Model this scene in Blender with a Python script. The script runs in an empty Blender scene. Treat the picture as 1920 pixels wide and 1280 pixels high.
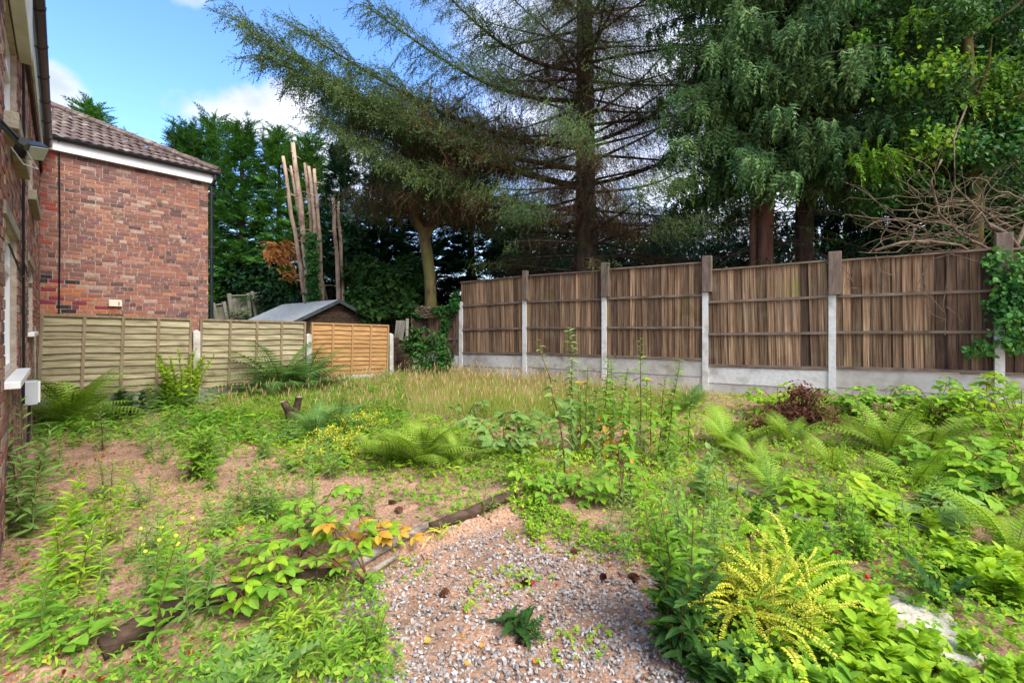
import bpy, math, random
import numpy as np
from mathutils import Vector, Matrix, Euler
R = math.radians
random.seed(7); rng = np.random.default_rng(7)
scene = bpy.context.scene
COL = scene.collection

# ---------------------------------------------------------------- camera, sky, sun, exposure
EYE = 1.5; F = 853.0; HOR = 607.0
cam_d = bpy.data.cameras.new("camera"); cam_d.sensor_width = 36; cam_d.lens = 16
cam_d.shift_y = -0.0172; cam_d.clip_start = 0.05; cam_d.clip_end = 2000
cam = bpy.data.objects.new("camera", cam_d); COL.objects.link(cam)
cam.location = (0, 0, EYE); cam.rotation_euler = (R(90), 0, 0)
scene.camera = cam
SUN_EL, SUN_AZ = 50.0, 136.0        # azimuth clockwise from +Y (the view direction)
sd = Vector((math.sin(R(SUN_AZ))*math.cos(R(SUN_EL)), math.cos(R(SUN_AZ))*math.cos(R(SUN_EL)), math.sin(R(SUN_EL))))
sun_d = bpy.data.lights.new("sun", 'SUN'); sun_d.energy = 1.9; sun_d.angle = R(42); sun_d.color = (1, .955, .88)
sun = bpy.data.objects.new("sun", sun_d); COL.objects.link(sun)
sun.rotation_euler = sd.to_track_quat('Z', 'Y').to_euler()
vs = scene.view_settings
vs.view_transform = 'Standard'; vs.look = 'None'; vs.gamma = 1.0; vs.exposure = 1.9
try: vs.use_curve_mapping = False
except Exception: pass

def build_world():
    w = bpy.data.worlds.new("World"); scene.world = w; w.use_nodes = True
    nt = w.node_tree; nt.nodes.clear(); N = nt.nodes.new; L = nt.links.new
    out = N('ShaderNodeOutputWorld')
    sky = N('ShaderNodeTexSky'); sky.sky_type = 'NISHITA'; sky.sun_disc = False
    sky.sun_elevation = R(SUN_EL); sky.sun_rotation = R(SUN_AZ); sky.air_density = 1.0; sky.dust_density = .3; sky.ozone_density = 2.5
    bg = N('ShaderNodeBackground'); bg.inputs[1].default_value = 0.13
    hs = N('ShaderNodeHueSaturation'); hs.inputs['Saturation'].default_value = 1.2; hs.inputs['Value'].default_value = .93; hs.inputs['Hue'].default_value = .508
    L(sky.outputs[0], hs.inputs['Color']); L(hs.outputs[0], bg.inputs[0])
    # clouds: azimuth / elevation of the sky direction
    tc = N('ShaderNodeTexCoord'); sp = N('ShaderNodeSeparateXYZ'); L(tc.outputs['Generated'], sp.inputs[0])
    def M(op, a, b=None, c=None):
        n = N('ShaderNodeMath'); n.operation = op
        for i, v in enumerate((a, b, c)):
            if v is None: continue
            if isinstance(v, (int, float)): n.inputs[i].default_value = v
            else: L(v, n.inputs[i])
        return n.outputs[0]
    def SS(v, a, b):
        n = N('ShaderNodeMapRange'); n.interpolation_type = 'SMOOTHSTEP'
        L(v, n.inputs[0]); n.inputs[1].default_value = a; n.inputs[2].default_value = b
        return n.outputs[0]
    az = M('MULTIPLY', M('ARCTAN2', sp.outputs[0], sp.outputs[1]), 57.2958)
    el = M('MULTIPLY', M('ARCSINE', sp.outputs[2]), 57.2958)
    nz = N('ShaderNodeTexNoise'); nz.inputs['Scale'].default_value = 5.5; nz.inputs['Detail'].default_value = 9; nz.inputs['Roughness'].default_value = .6
    L(tc.outputs['Generated'], nz.inputs['Vector'])
    nv = M('SUBTRACT', nz.outputs[0], .5)
    def blob(a0, e0, ra, re, k=2.6, amp=1.0):
        dx = M('DIVIDE', M('SUBTRACT', az, a0), ra); dy = M('DIVIDE', M('SUBTRACT', el, e0), re)
        d = M('SQRT', M('ADD', M('MULTIPLY', dx, dx), M('MULTIPLY', dy, dy)))
        v = M('ADD', M('SUBTRACT', 1.0, d), M('MULTIPLY', nv, k))
        return M('MULTIPLY', SS(v, 0.0, .45), amp)
    c = blob(-29.5, 21.3, 9, 3.4, 2.2)
    c = M('MAXIMUM', c, blob(-25.5, 23.2, 4.5, 3.2, 2.0))
    c = M('MAXIMUM', c, blob(-21, 18, 12, 5, 2.5, .9))
    c = M('MAXIMUM', c, blob(-46, 19.5, 3.2, 2.4, 2.0, .95))
    c = M('MAXIMUM', c, blob(-35.5, 30.5, 3.2, 1.6, 3.0, .5))
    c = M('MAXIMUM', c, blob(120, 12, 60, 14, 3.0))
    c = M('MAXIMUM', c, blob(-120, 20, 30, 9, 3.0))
    broad = M('MULTIPLY', SS(M('ADD', M('ABSOLUTE', M('ADD', az, 62)), M('MULTIPLY', nv, 22)), 49.0, 70.0), 1.0)  # cloud bank on the right; spread behind the view added to whiten ambient light
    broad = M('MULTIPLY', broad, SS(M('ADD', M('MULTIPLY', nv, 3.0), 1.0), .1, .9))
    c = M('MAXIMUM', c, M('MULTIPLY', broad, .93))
    low = M('MULTIPLY', SS(M('SUBTRACT', 17.0, el), 0.0, 16.0), .5)   # paler air near the horizon
    c = M('MAXIMUM', c, low)
    n2 = N('ShaderNodeTexNoise'); n2.inputs['Scale'].default_value = 7; n2.inputs['Detail'].default_value = 6
    L(tc.outputs['Generated'], n2.inputs['Vector'])
    cr = N('ShaderNodeValToRGB'); L(n2.outputs[0], cr.inputs[0])
    cr.color_ramp.elements[0].position = .36; cr.color_ramp.elements[0].color = (.40, .45, .62, 1)
    cr.color_ramp.elements[1].position = .62; cr.color_ramp.elements[1].color = (.80, .82, .90, 1)
    bc = N('ShaderNodeBackground'); L(cr.outputs[0], bc.inputs[0]); bc.inputs[1].default_value = .50
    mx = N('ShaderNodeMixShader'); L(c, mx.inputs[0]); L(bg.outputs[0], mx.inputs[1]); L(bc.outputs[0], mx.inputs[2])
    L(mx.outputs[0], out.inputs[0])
build_world()

# ---------------------------------------------------------------- helpers
def sst(a, b, v): 
    t = np.clip((v - a)/(b - a), 0, 1); return t*t*(3 - 2*t)
def hn(x, y):   # smooth pseudo noise
    return (np.sin(x*1.7 + 1.3*np.sin(y*1.1))*np.cos(y*1.9 + .7*np.sin(x*2.3)) + .5*np.sin(x*4.3 + 2*np.sin(y*3.1) + 1)*np.cos(y*5.1 - .4))/1.5
LA = np.array([-1.95, 2.08]); LB = np.array([0.02, 3.86])
LU = (LB - LA)/np.linalg.norm(LB - LA)
def th(x, y):
    x = np.asarray(x, float); y = np.asarray(y, float)
    z = .22*sst(4, 11, y) + .30*sst(2, 6.5, x)*sst(2.5, 6.5, y)
    z = z + .025*hn(x, y)*sst(40, 12, np.abs(x) + np.abs(y))
    sd_ = (x - LA[0])*LU[1] - (y - LA[1])*LU[0]         # >0 on the gravel side of the log
    al = (x - LA[0])*LU[0] + (y - LA[1])*LU[1]
    z = z - .09*sst(-.02, .07, sd_)*sst(2.3, 1.0, sd_)*sst(3.2, 2.2, al)
    return z
def P(px, py, Y): return Vector(((px - 960)/F*Y, Y, EYE - (py - HOR)/F*Y))
def G(px, py):
    dx, dz = (px - 960)/F, -(py - HOR)/F
    Y = 1.5/(-dz) if dz < 0 else 30
    for _ in range(30):
        z = float(th(dx*Y, Y)); Y = .5*Y + .5*(EYE - z)/(-dz)
    while Y > 1.2 and not front(dx*Y, Y, .22): Y *= .985
    return Vector((dx*Y, Y, float(th(dx*Y, Y))))
def front(x, y, m=.03):
    """inside the garden: in front of both fences and off the house wall"""
    return ((((x + 6.77)*.74 - (y - 6.45)*.674) > m) | (x > -2.7)) & ((-(x + 1.28)*.535 - (y - 11.6)*.845) > m) & ((x + 2.662)*.711 + (y - 2.3)*.704 > min(m, .06))
def pxof(x, y, z): return 960 + F*x/np.maximum(y, .01), HOR - F*(z - EYE)/np.maximum(y, .01)
def zat(py, Y): return EYE - (py - HOR)/F*Y
def inpoly(px, py, poly):
    ins = np.zeros(px.shape, bool); n = len(poly); j = n - 1
    for i in range(n):
        xi, yi = poly[i]; xj, yj = poly[j]
        c = ((yi > py) != (yj > py)) & (px < (xj - xi)*(py - yi)/((yj - yi) + 1e-9) + xi)
        ins ^= c; j = i
    return ins

def mesh_np(name, V, T, mi=None, mats=(), smooth=False):
    V = np.asarray(V, np.float32).reshape(-1, 3); T = np.asarray(T, np.int32).reshape(-1, 3)
    me = bpy.data.meshes.new(name)
    me.vertices.add(len(V)); me.vertices.foreach_set('co', V.ravel())
    me.loops.add(len(T)*3); me.loops.foreach_set('vertex_index', T.ravel())
    me.polygons.add(len(T)); me.polygons.foreach_set('loop_start', np.arange(0, len(T)*3, 3, dtype=np.int32))
    for m in mats: me.materials.append(m)
    if mi is not None: me.polygons.foreach_set('material_index', np.asarray(mi, np.int32))
    me.polygons.foreach_set('use_smooth', np.full(len(T), smooth))
    me.update(calc_edges=True)
    return me
class Bulk:
    def __init__(s): s.V = []; s.T = []; s.M = []; s.n = 0
    def raw(s, V, T, m=0):
        V = np.asarray(V, float).reshape(-1, 3); T = np.asarray(T, int).reshape(-1, 3)
        s.V.append(V); s.T.append(T + s.n); s.n += len(V)
        s.M.append(np.full(len(T), m) if np.isscalar(m) else np.asarray(m))
    def put(s, tpl, A, O, m=None):
        """template (V,T,M) at k frames: A (k,3,3) rotation*scale, O (k,3)"""
        V, T, M = tpl; A = np.asarray(A).reshape(-1, 3, 3); O = np.asarray(O).reshape(-1, 3); k = len(O)
        if k == 0: return
        W = np.einsum('kij,nj->kni', A, V) + O[:, None, :]
        TT = T[None] + (np.arange(k)*len(V))[:, None, None]
        s.raw(W.reshape(-1, 3), TT.reshape(-1, 3), np.tile(M, k) if m is None else (np.repeat(m, len(T)) if not np.isscalar(m) else m))
    def box(s, c, h, m=0, rot=None):
        """axis box centre c, half sizes h, optional 3x3"""
        S = np.array([[-1,-1,-1],[1,-1,-1],[1,1,-1],[-1,1,-1],[-1,-1,1],[1,-1,1],[1,1,1],[-1,1,1]], float)*np.asarray(h)
        if rot is not None: S = S @ np.asarray(rot).T
        s.raw(S + np.asarray(c), BOXT, m)
    def tube(s, pts, rad, n=6, m=0, cap=True):
        pts = np.asarray(pts, float); k = len(pts)
        rad = np.full(k, rad) if np.isscalar(rad) else np.asarray(rad, float)
        t = np.gradient(pts, axis=0); t /= np.linalg.norm(t, axis=1)[:, None] + 1e-9
        ref = np.array([0, 0, 1.]) if abs(t[0][2]) < .9 else np.array([1., 0, 0])
        u = np.cross(t, ref); u /= np.linalg.norm(u, axis=1)[:, None] + 1e-9
        v = np.cross(t, u)
        a = np.arange(n)*2*np.pi/n
        W = pts[:, None] + rad[:, None, None]*(np.cos(a)[None, :, None]*u[:, None] + np.sin(a)[None, :, None]*v[:, None])
        T = []
        for i in range(k - 1):
            for j in range(n):
                a0, a1 = i*n + j, i*n + (j + 1) % n
                T += [(a0, a1, a1 + n), (a0, a1 + n, a0 + n)]
        if cap:
            for j in range(1, n - 1): T += [(0, j + 1, j), ((k - 1)*n, (k - 1)*n + j, (k - 1)*n + j + 1)]
        s.raw(W.reshape(-1, 3), T, m)
    def tpl(s): return (np.concatenate(s.V), np.concatenate(s.T), np.concatenate(s.M))
    def mesh(s, name, mats, smooth=False):
        V, T, M = s.tpl(); return mesh_np(name, V, T, M, mats, smooth)
BOXT = [(0,2,1),(0,3,2),(4,5,6),(4,6,7),(0,1,5),(0,5,4),(1,2,6),(1,6,5),(2,3,7),(2,7,6),(3,0,4),(3,4,7)]

def frames(D, Nn, S, roll=None):
    D = np.asarray(D, float).reshape(-1, 3); D = D/(np.linalg.norm(D, axis=1)[:, None] + 1e-9)
    Nn = np.broadcast_to(np.asarray(Nn, float), D.shape)
    X = np.cross(D, Nn); ln = np.linalg.norm(X, axis=1)
    X[ln < 1e-3] = (1, 0, 0); X /= np.linalg.norm(X, axis=1)[:, None]
    Z = np.cross(X, D)
    if roll is not None:
        c, q = np.cos(roll)[:, None], np.sin(roll)[:, None]; X, Z = X*c + Z*q, Z*c - X*q
    A = np.stack([X, D, Z], axis=2); S = np.broadcast_to(np.asarray(S, float), (len(D),))
    return A*S[:, None, None]
def link(o, parent=None):
    COL.objects.link(o)
    if parent is not None: o.parent = parent
    return o
def obj(name, me, parent=None, loc=(0, 0, 0), rot=None, scale=None, M=None):
    o = bpy.data.objects.new(name, me)
    if M is not None: o.matrix_basis = M
    else:
        o.location = loc
        if rot is not None: o.rotation_euler = rot
        if scale is not None: o.scale = (scale,)*3 if isinstance(scale, (int, float)) else scale
    return link(o, parent)
def tag(o, label=None, cat=None, group=None, kind=None):
    if label: o['label'] = label
    if cat: o['category'] = cat
    if group: o['group'] = group
    if kind: o['kind'] = kind
    return o
def thing(name, label, cat, loc=(0, 0, 0), rotz=0, group=None):
    o = bpy.data.objects.new(name, None); o.empty_display_size = .1
    o.location = loc; o.rotation_euler = (0, 0, rotz); link(o)
    return tag(o, label, cat, group)
def boxmesh(name, h, mats, c=(0, 0, 0), bevel=0):
    b = Bulk(); b.box(c, h)
    me = b.mesh(name, mats)
    if bevel:
        import bmesh
        bm = bmesh.new(); bm.from_mesh(me); bmesh.ops.dissolve_limit(bm, angle_limit=.01, verts=bm.verts, edges=bm.edges)
        bmesh.ops.bevel(bm, geom=bm.edges[:], offset=bevel, segments=1, affect='EDGES')
        bm.to_mesh(me); bm.free()
    return me
def rotz3(a): c, s = math.cos(a), math.sin(a); return np.array([[c, -s, 0], [s, c, 0], [0, 0, 1]])

# ---------------------------------------------------------------- materials
def newmat(name):
    m = bpy.data.materials.new(name); m.use_nodes = True; nt = m.node_tree
    return m, nt, nt.nodes.new, nt.links.new, nt.nodes['Principled BSDF']
def c4(c): return (c[0], c[1], c[2], 1)
def surf(name, cols, scale=6, rough=.85, bump=.3, bscale=None, stretch=(1, 1, 1), spec=.25, objrand=0, stain=None, world=False, detail=8, pos=None):
    """noise-mixed surface; cols = colours along a ramp; stain = (colour, scale, lo, hi)"""
    m, nt, N, L, B = newmat(name)
    tc = N('ShaderNodeTexCoord'); mp = N('ShaderNodeMapping'); mp.inputs['Scale'].default_value = stretch
    src = tc.outputs['Object']
    if world: src = N('ShaderNodeNewGeometry').outputs['Position']
    oi = N('ShaderNodeObjectInfo')
    ad = N('ShaderNodeVectorMath'); ad.operation = 'MULTIPLY_ADD'
    L(oi.outputs['Random'], ad.inputs[0]); ad.inputs[1].default_value = (17, 31, 23) if not world else (0, 0, 0); L(src, ad.inputs[2])
    L(ad.outputs[0], mp.inputs['Vector'])
    nz = N('ShaderNodeTexNoise'); nz.inputs['Scale'].default_value = scale; nz.inputs['Detail'].default_value = detail; nz.inputs['Roughness'].default_value = .62
    L(mp.outputs[0], nz.inputs['Vector'])
    cr = N('ShaderNodeValToRGB'); e = cr.color_ramp.elements
    n = len(cols); lo, hi = pos or (.3, .7)
    while len(e) < n: e.new(.5)
    for i, c in enumerate(cols): e[i].position = lo + (hi - lo)*i/max(1, n - 1); e[i].color = c4(c)
    L(nz.outputs[0], cr.inputs[0]); col = cr.outputs[0]
    if objrand:
        mr = N('ShaderNodeMapRange'); L(oi.outputs['Random'], mr.inputs[0]); mr.inputs[3].default_value = 1 - objrand; mr.inputs[4].default_value = 1 + objrand
        hs = N('ShaderNodeHueSaturation'); L(mr.outputs[0], hs.inputs['Value']); L(col, hs.inputs['Color']); col = hs.outputs[0]
    if stain:
        for (sc, ss_, lo2, hi2) in stain:
            g = N('ShaderNodeNewGeometry'); n2 = N('ShaderNodeTexNoise'); n2.inputs['Scale'].default_value = ss_; n2.inputs['Detail'].default_value = 6
            L(g.outputs['Position'], n2.inputs['Vector'])
            mr = N('ShaderNodeMapRange'); L(n2.outputs[0], mr.inputs[0]); mr.inputs[1].default_value = lo2; mr.inputs[2].default_value = hi2
            mx = N('ShaderNodeMix'); mx.data_type = 'RGBA'; L(mr.outputs[0], mx.inputs[0]); L(col, mx.inputs[6]); mx.inputs[7].default_value = c4(sc); col = mx.outputs[2]
    L(col, B.inputs['Base Color']); B.inputs['Roughness'].default_value = rough; B.inputs['Specular IOR Level'].default_value = spec
    if bump:
        nb = N('ShaderNodeTexNoise'); nb.inputs['Scale'].default_value = bscale or scale*3; nb.inputs['Detail'].default_value = 6; L(mp.outputs[0], nb.inputs['Vector'])
        bp = N('ShaderNodeBump'); bp.inputs['Strength'].default_value = bump; bp.inputs['Distance'].default_value = .02; L(nb.outputs[0], bp.inputs['Height']); L(bp.outputs[0], B.inputs['Normal'])
    return m
def leafm(name, cols, trans=.3, rough=.62, spec=.16, nscale=1.2, big=.35):
    """foliage: every leaf (mesh island) takes its own tone from the ramp, clumps drift in tone"""
    m, nt, N, L, B = newmat(name)
    g = N('ShaderNodeNewGeometry'); oi = N('ShaderNodeObjectInfo')
    nz = N('ShaderNodeTexNoise'); nz.inputs['Scale'].default_value = nscale; nz.inputs['Detail'].default_value = 3; L(g.outputs['Position'], nz.inputs['Vector'])
    def M(op, a, b):
        n = N('ShaderNodeMath'); n.operation = op
        for i, v in enumerate((a, b)):
            if isinstance(v, (int, float)): n.inputs[i].default_value = v
            else: L(v, n.inputs[i])
        return n.outputs[0]
    v = M('ADD', M('MULTIPLY', g.outputs['Random Per Island'], 1 - big), M('MULTIPLY', M('SUBTRACT', nz.outputs[0], .25), big*2))
    v = M('ADD', v, M('MULTIPLY', M('SUBTRACT', oi.outputs['Random'], .5), .2))
    cr = N('ShaderNodeValToRGB'); e = cr.color_ramp.elements
    while len(e) < len(cols): e.new(.5)
    for i, c in enumerate(cols): e[i].position = i/max(1, len(cols) - 1); e[i].color = c4(c)
    L(v, cr.inputs[0])
    L(cr.outputs[0], B.inputs['Base Color']); B.inputs['Roughness'].default_value = rough; B.inputs['Specular IOR Level'].default_value = spec
    if rough < .8:
        nb = N('ShaderNodeTexNoise'); nb.inputs['Scale'].default_value = 42; nb.inputs['Detail'].default_value = 3; L(g.outputs['Position'], nb.inputs['Vector'])
        bp = N('ShaderNodeBump'); bp.inputs['Strength'].default_value = .55; bp.inputs['Distance'].default_value = .012; L(nb.outputs[0], bp.inputs['Height']); L(bp.outputs[0], B.inputs['Normal'])
    tr = N('ShaderNodeBsdfTranslucent'); hs = N('ShaderNodeHueSaturation'); hs.inputs['Hue'].default_value = .485; hs.inputs['Value'].default_value = 1.35; hs.inputs['Saturation'].default_value = 1.05
    L(cr.outputs[0], hs.inputs['Color']); L(hs.outputs[0], tr.inputs[0])
    mx = N('ShaderNodeMixShader'); mx.inputs[0].default_value = trans
    L(B.outputs[0], mx.inputs[1]); L(tr.outputs[0], mx.inputs[2]); L(mx.outputs[0], nt.nodes['Material Output'].inputs[0])
    return m
def brickmat(name, c, d, smear=.5):
    return surf(name, [d, c, c, tuple(min(1, k*1.25) for k in c)], scale=9, rough=.9, bump=.5, bscale=40,
                stain=[((.40, .33, .265), 16, .66 - smear*.16, .84 - smear*.14), ((.10, .075, .065), 1.3, .66, .85)])
BR = [brickmat('brick_red', (.25, .105, .078), (.17, .075, .06)), brickmat('brick_plum', (.18, .088, .08), (.12, .06, .056)),
      brickmat('brick_orange', (.33, .15, .09), (.25, .105, .065)), brickmat('brick_dark', (.105, .06, .055), (.07, .042, .04)),
      brickmat('brick_pink', (.30, .15, .11), (.2, .09, .07)), brickmat('brick_smeared', (.33, .215, .165), (.24, .14, .105), 1.0),
      brickmat('brick_brown', (.19, .10, .075), (.12, .06, .05))]
BRV = brickmat('brick_vivid_orange', (.38, .13, .06), (.28, .09, .045), .2); BRR = brickmat('brick_bright_red', (.31, .065, .045), (.22, .05, .035), .2)
BRP = brickmat('brick_purple', (.20, .035, .05), (.14, .03, .04), .1); BRB = brickmat('brick_burnt', (.04, .03, .028), (.02, .018, .018), .2)
BRALL = BR + [BRV, BRR, BRP, BRB]
M_mortar = surf('mortar', [(.28, .22, .17), (.37, .30, .24), (.45, .38, .31)], 14, .95, .5, 60)
M_conc = surf('concrete_white', [(.56, .56, .54), (.66, .66, .64), (.74, .74, .72)], 18, .9, .5, 120, stain=[((.30, .27, .2), 3.2, .52, .8), ((.16, .17, .09), 1.7, .6, .85)])
M_concg = surf('concrete_grey', [(.34, .32, .28), (.44, .42, .38), (.52, .50, .45)], 8, .92, .35, 90, stain=[((.20, .15, .09), 2.4, .54, .78), ((.56, .56, .53), .9, .55, .7), ((.13, .14, .07), 5, .62, .8)])
M_concd = surf('concrete_mossy', [(.16, .16, .13), (.26, .26, .22), (.34, .34, .30)], 14, .95, .6, 60, stain=[((.12, .16, .05), 5, .5, .7)])
M_board = surf('fence_board', [(.045, .025, .015), (.14, .082, .048), (.25, .16, .095), (.41, .28, .18)], 5.0, .85, .4, 16, stretch=(10, 10, .22), objrand=.45, pos=(.33, .67),
               stain=[((.20, .19, .05), 1.25, .60, .78), ((.22, .17, .12), 2.6, .55, .9), ((.07, .032, .016), 1.7, .58, .80)])
M_boardd = surf('fence_board_dark', [(.03, .018, .013), (.07, .042, .03), (.13, .08, .05), (.2, .12, .07)], 3.2, .85, .35, 16, stretch=(9, 9, .55), objrand=.3)
M_rail = surf('fence_rail', [(.09, .06, .045), (.17, .125, .095), (.25, .195, .155)], 4, .85, .3, 20, stretch=(1, 8, 8), objrand=.15, stain=[((.08, .05, .04), 2.5, .55, .75)])
M_postw = surf('post_timber', [(.09, .062, .048), (.155, .115, .09), (.22, .17, .14)], 4, .85, .3, 18, stretch=(6, 6, 1), objrand=.15)
M_lapg = surf('lap_grey_wood', [(.12, .095, .05), (.23, .19, .11), (.30, .26, .155), (.39, .345, .22)], 3.5, .8, .3, 20, stretch=(.8, 6, 8), objrand=.14,
              stain=[((.14, .145, .055), .8, .56, .85), ((.11, .055, .03), 3.2, .60, .80)])
M_lapbat = surf('lap_batten', [(.13, .09, .055), (.20, .15, .09), (.27, .20, .125)], 4, .8, .3, 20, stretch=(5, 5, .8), objrand=.1)
M_lapo = surf('lap_orange_wood', [(.20, .105, .04), (.34, .185, .07), (.44, .26, .11)], 3.5, .75, .3, 20, stretch=(.8, 6, 8), objrand=.12, stain=[((.24, .10, .035), 2.6, .6, .8)])
M_lapobat = surf('lap_orange_batten', [(.30, .17, .07), (.42, .25, .11)], 4, .75, .2, 20, stretch=(5, 5, .8), objrand=.1)
M_oldwood = surf('weathered_wood', [(.13, .12, .10), (.24, .22, .18), (.33, .31, .26)], 3.2, .9, .35, 16, stretch=(8, 8, .6), objrand=.3, stain=[((.10, .12, .05), 1.8, .5, .75)])
M_darktimber = surf('dark_timber', [(.022, .014, .010), (.055, .034, .022), (.10, .06, .04)], 3, .9, .4, 18, stretch=(.8, 5, 6), objrand=.3)
M_bark = surf('bark', [(.018, .013, .010), (.05, .037, .026), (.10, .077, .056)], 7, .95, .9, 14, stretch=(1, 1, .3), world=True, stain=[((.09, .11, .035), 1.4, .55, .75)])
M_barkred = surf('bark_red', [(.05, .025, .018), (.13, .065, .042), (.22, .12, .08)], 8, .95, .9, 16, stretch=(1.4, 1.4, .15), world=True)
M_barkpale = surf('bark_pale', [(.22, .155, .11), (.40, .295, .21), (.54, .42, .31)], 7, .9, .6, 18, stretch=(1, 1, .3), world=True, stain=[((.14, .08, .055), 3.0, .52, .72), ((.5, .4, .28), 2, .6, .8)])
M_barkmoss = surf('bark_mossy', [(.06, .045, .025), (.16, .12, .05), (.24, .19, .08)], 7, .95, .9, 16, stretch=(1, 1, .4), world=True, stain=[((.13, .14, .04), 2, .45, .7)])
M_twig = surf('twig', [(.05, .035, .025), (.10, .07, .05)], 6, .9, 0)
M_twigdk = surf('twig_dark', [(.035, .027, .022), (.075, .058, .045)], 6, .9, 0)
M_vine = surf('vine_wood', [(.07, .05, .033), (.145, .105, .07), (.24, .185, .125)], 7, .9, .5, 30)
M_upvc = surf('upvc_white', [(.72, .73, .72), (.8, .8, .79)], 3, .35, 0, spec=.5)
M_fascia = surf('fascia_cream', [(.48, .47, .39), (.62, .61, .54), (.66, .66, .6)], 3, .6, .1, stain=[((.30, .30, .22), 3, .6, .8)])
M_sill = surf('stone_sill', [(.22, .19, .14), (.33, .29, .22)], 9, .9, .4, 50)
M_black = surf('black_plastic', [(.007, .010, .014), (.014, .018, .024)], 5, .4, .05, spec=.4, stain=[((.035, .04, .045), 4, .55, .8)])
M_cable = surf('cable_black', [(.012, .012, .013), (.02, .02, .02)], 5, .5, 0)
M_greybox = surf('grey_plastic', [(.38, .41, .42), (.48, .5, .5)], 5, .5, .1)
M_cream = surf('cream_plastic', [(.6, .54, .42), (.68, .62, .5)], 5, .5, .1)
M_tile = surf('roof_tile', [(.06, .042, .038), (.12, .085, .075), (.19, .145, .13)], 8, .95, .5, 40, objrand=.2, stain=[((.36, .33, .28), 5, .55, .75), ((.14, .10, .04), 3, .6, .8)])
M_felt = surf('roof_felt', [(.24, .26, .26), (.34, .36, .36), (.44, .46, .45)], 7, .95, .5, 140, stain=[((.34, .22, .12), 1.6, .6, .75)])
M_felttrim = surf('felt_trim', [(.035, .05, .05), (.07, .09, .09)], 7, .9, .3)
M_rockm = surf('gravel_stone', [(.33, .31, .29), (.50, .48, .45), (.66, .64, .62)], 10, .9, .3, 60)
M_slab = surf('slab_stone', [(.40, .36, .27), (.52, .48, .38), (.60, .56, .47)], 6, .95, .7, 55, stain=[((.26, .18, .11), 3, .55, .7)])
M_log = surf('log_wood', [(.10, .08, .065), (.24, .20, .165), (.40, .35, .30)], 5, .95, .8, 22, stretch=(.6, 3, 3), stain=[((.16, .11, .07), 4, .55, .7)])
M_cone = surf('pine_cone_brown', [(.05, .02, .012), (.14, .06, .03)], 20, .8, .2)
def glassmat():
    m, nt, N, L, B = newmat('window_glass'); B.inputs['Base Color'].default_value = (.10, .13, .16, 1); B.inputs['Roughness'].default_value = .03; B.inputs['Specular IOR Level'].default_value = .9; B.inputs['Metallic'].default_value = .35
    return m
M_glass = glassmat()
M_lens = surf('lamp_lens', [(.25, .27, .22), (.35, .36, .28)], 5, .2, 0, spec=.6)

# foliage
LF_ley = leafm('leyland_green', [(.010, .045, .012), (.028, .11, .02), (.075, .22, .03), (.15, .32, .04)], .22)
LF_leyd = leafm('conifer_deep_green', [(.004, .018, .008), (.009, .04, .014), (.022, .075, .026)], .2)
LF_cyp = leafm('cypress_blue_green', [(.010, .036, .013), (.040, .115, .038), (.12, .24, .075), (.28, .39, .13)], .22)
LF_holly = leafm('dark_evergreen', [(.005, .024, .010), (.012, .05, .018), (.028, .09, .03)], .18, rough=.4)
LF_spr = leafm('spruce_green', [(.02, .05, .024), (.045, .095, .035), (.10, .16, .045), (.17, .22, .05)], .2)
LF_sprb = leafm('spruce_brown', [(.03, .02, .013), (.08, .05, .028), (.15, .095, .045), (.10, .10, .03)], .15)
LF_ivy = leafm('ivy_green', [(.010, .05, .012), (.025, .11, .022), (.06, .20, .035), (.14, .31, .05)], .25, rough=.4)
LF_lime = leafm('lime_green', [(.12, .30, .02), (.22, .42, .03), (.34, .50, .05)], .4)
LF_bright = leafm('bright_green', [(.07, .20, .012), (.17, .36, .018), (.32, .48, .03), (.50, .56, .05)], .35)
LF_mid = leafm('mid_green', [(.035, .12, .012), (.10, .25, .022), (.20, .37, .035), (.36, .46, .05)], .32)
LF_cool = leafm('cool_green', [(.08, .17, .035), (.17, .30, .065), (.28, .40, .11)], .3)
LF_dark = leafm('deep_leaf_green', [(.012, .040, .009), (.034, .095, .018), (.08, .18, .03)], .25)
LF_fern = leafm('fern_green', [(.09, .20, .02), (.18, .33, .03), (.30, .43, .05), (.38, .46, .08)], .35)
LF_fernc = leafm('fern_cool_green', [(.07, .18, .04), (.14, .28, .07), (.25, .40, .12)], .33)
LF_fernl = leafm('fern_lime', [(.18, .36, .03), (.30, .48, .05), (.40, .52, .08)], .38)
LF_yel = leafm('golden_leaf', [(.34, .42, .03), (.54, .56, .04), (.72, .68, .07), (.78, .72, .16)], .3)
LF_flow = leafm('yellow_flower', [(.42, .44, .03), (.58, .54, .04), (.36, .46, .05)], .2)
LF_flowo = leafm('ragwort_flower', [(.72, .42, .01), (.78, .52, .02)], .15)
LF_aut = leafm('autumn_leaf', [(.45, .10, .03), (.55, .25, .04), (.50, .38, .05), (.30, .36, .05)], .3)
LF_red = leafm('red_leaf', [(.10, .012, .012), (.28, .025, .02), (.32, .07, .03)], .25)
LF_maple = leafm('maple_red_brown', [(.04, .016, .010), (.11, .04, .022), (.18, .075, .04)], .2)
LF_dead = leafm('dead_orange_foliage', [(.36, .15, .045), (.58, .28, .09)], .2)
LF_grass = leafm('grass_green', [(.10, .24, .02), (.20, .34, .035), (.32, .40, .06), (.42, .36, .12)], .35)
LF_straw = leafm('grass_straw', [(.30, .13, .06), (.40, .31, .13), (.55, .42, .22), (.30, .34, .06)], .3)
LF_need = leafm('fallen_needles', [(.22, .09, .04), (.42, .20, .10), (.56, .30, .16), (.60, .40, .25)], .0, rough=.9)
LF_sprig = leafm('pale_stem', [(.14, .2, .05), (.22, .3, .08)], .1)
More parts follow.
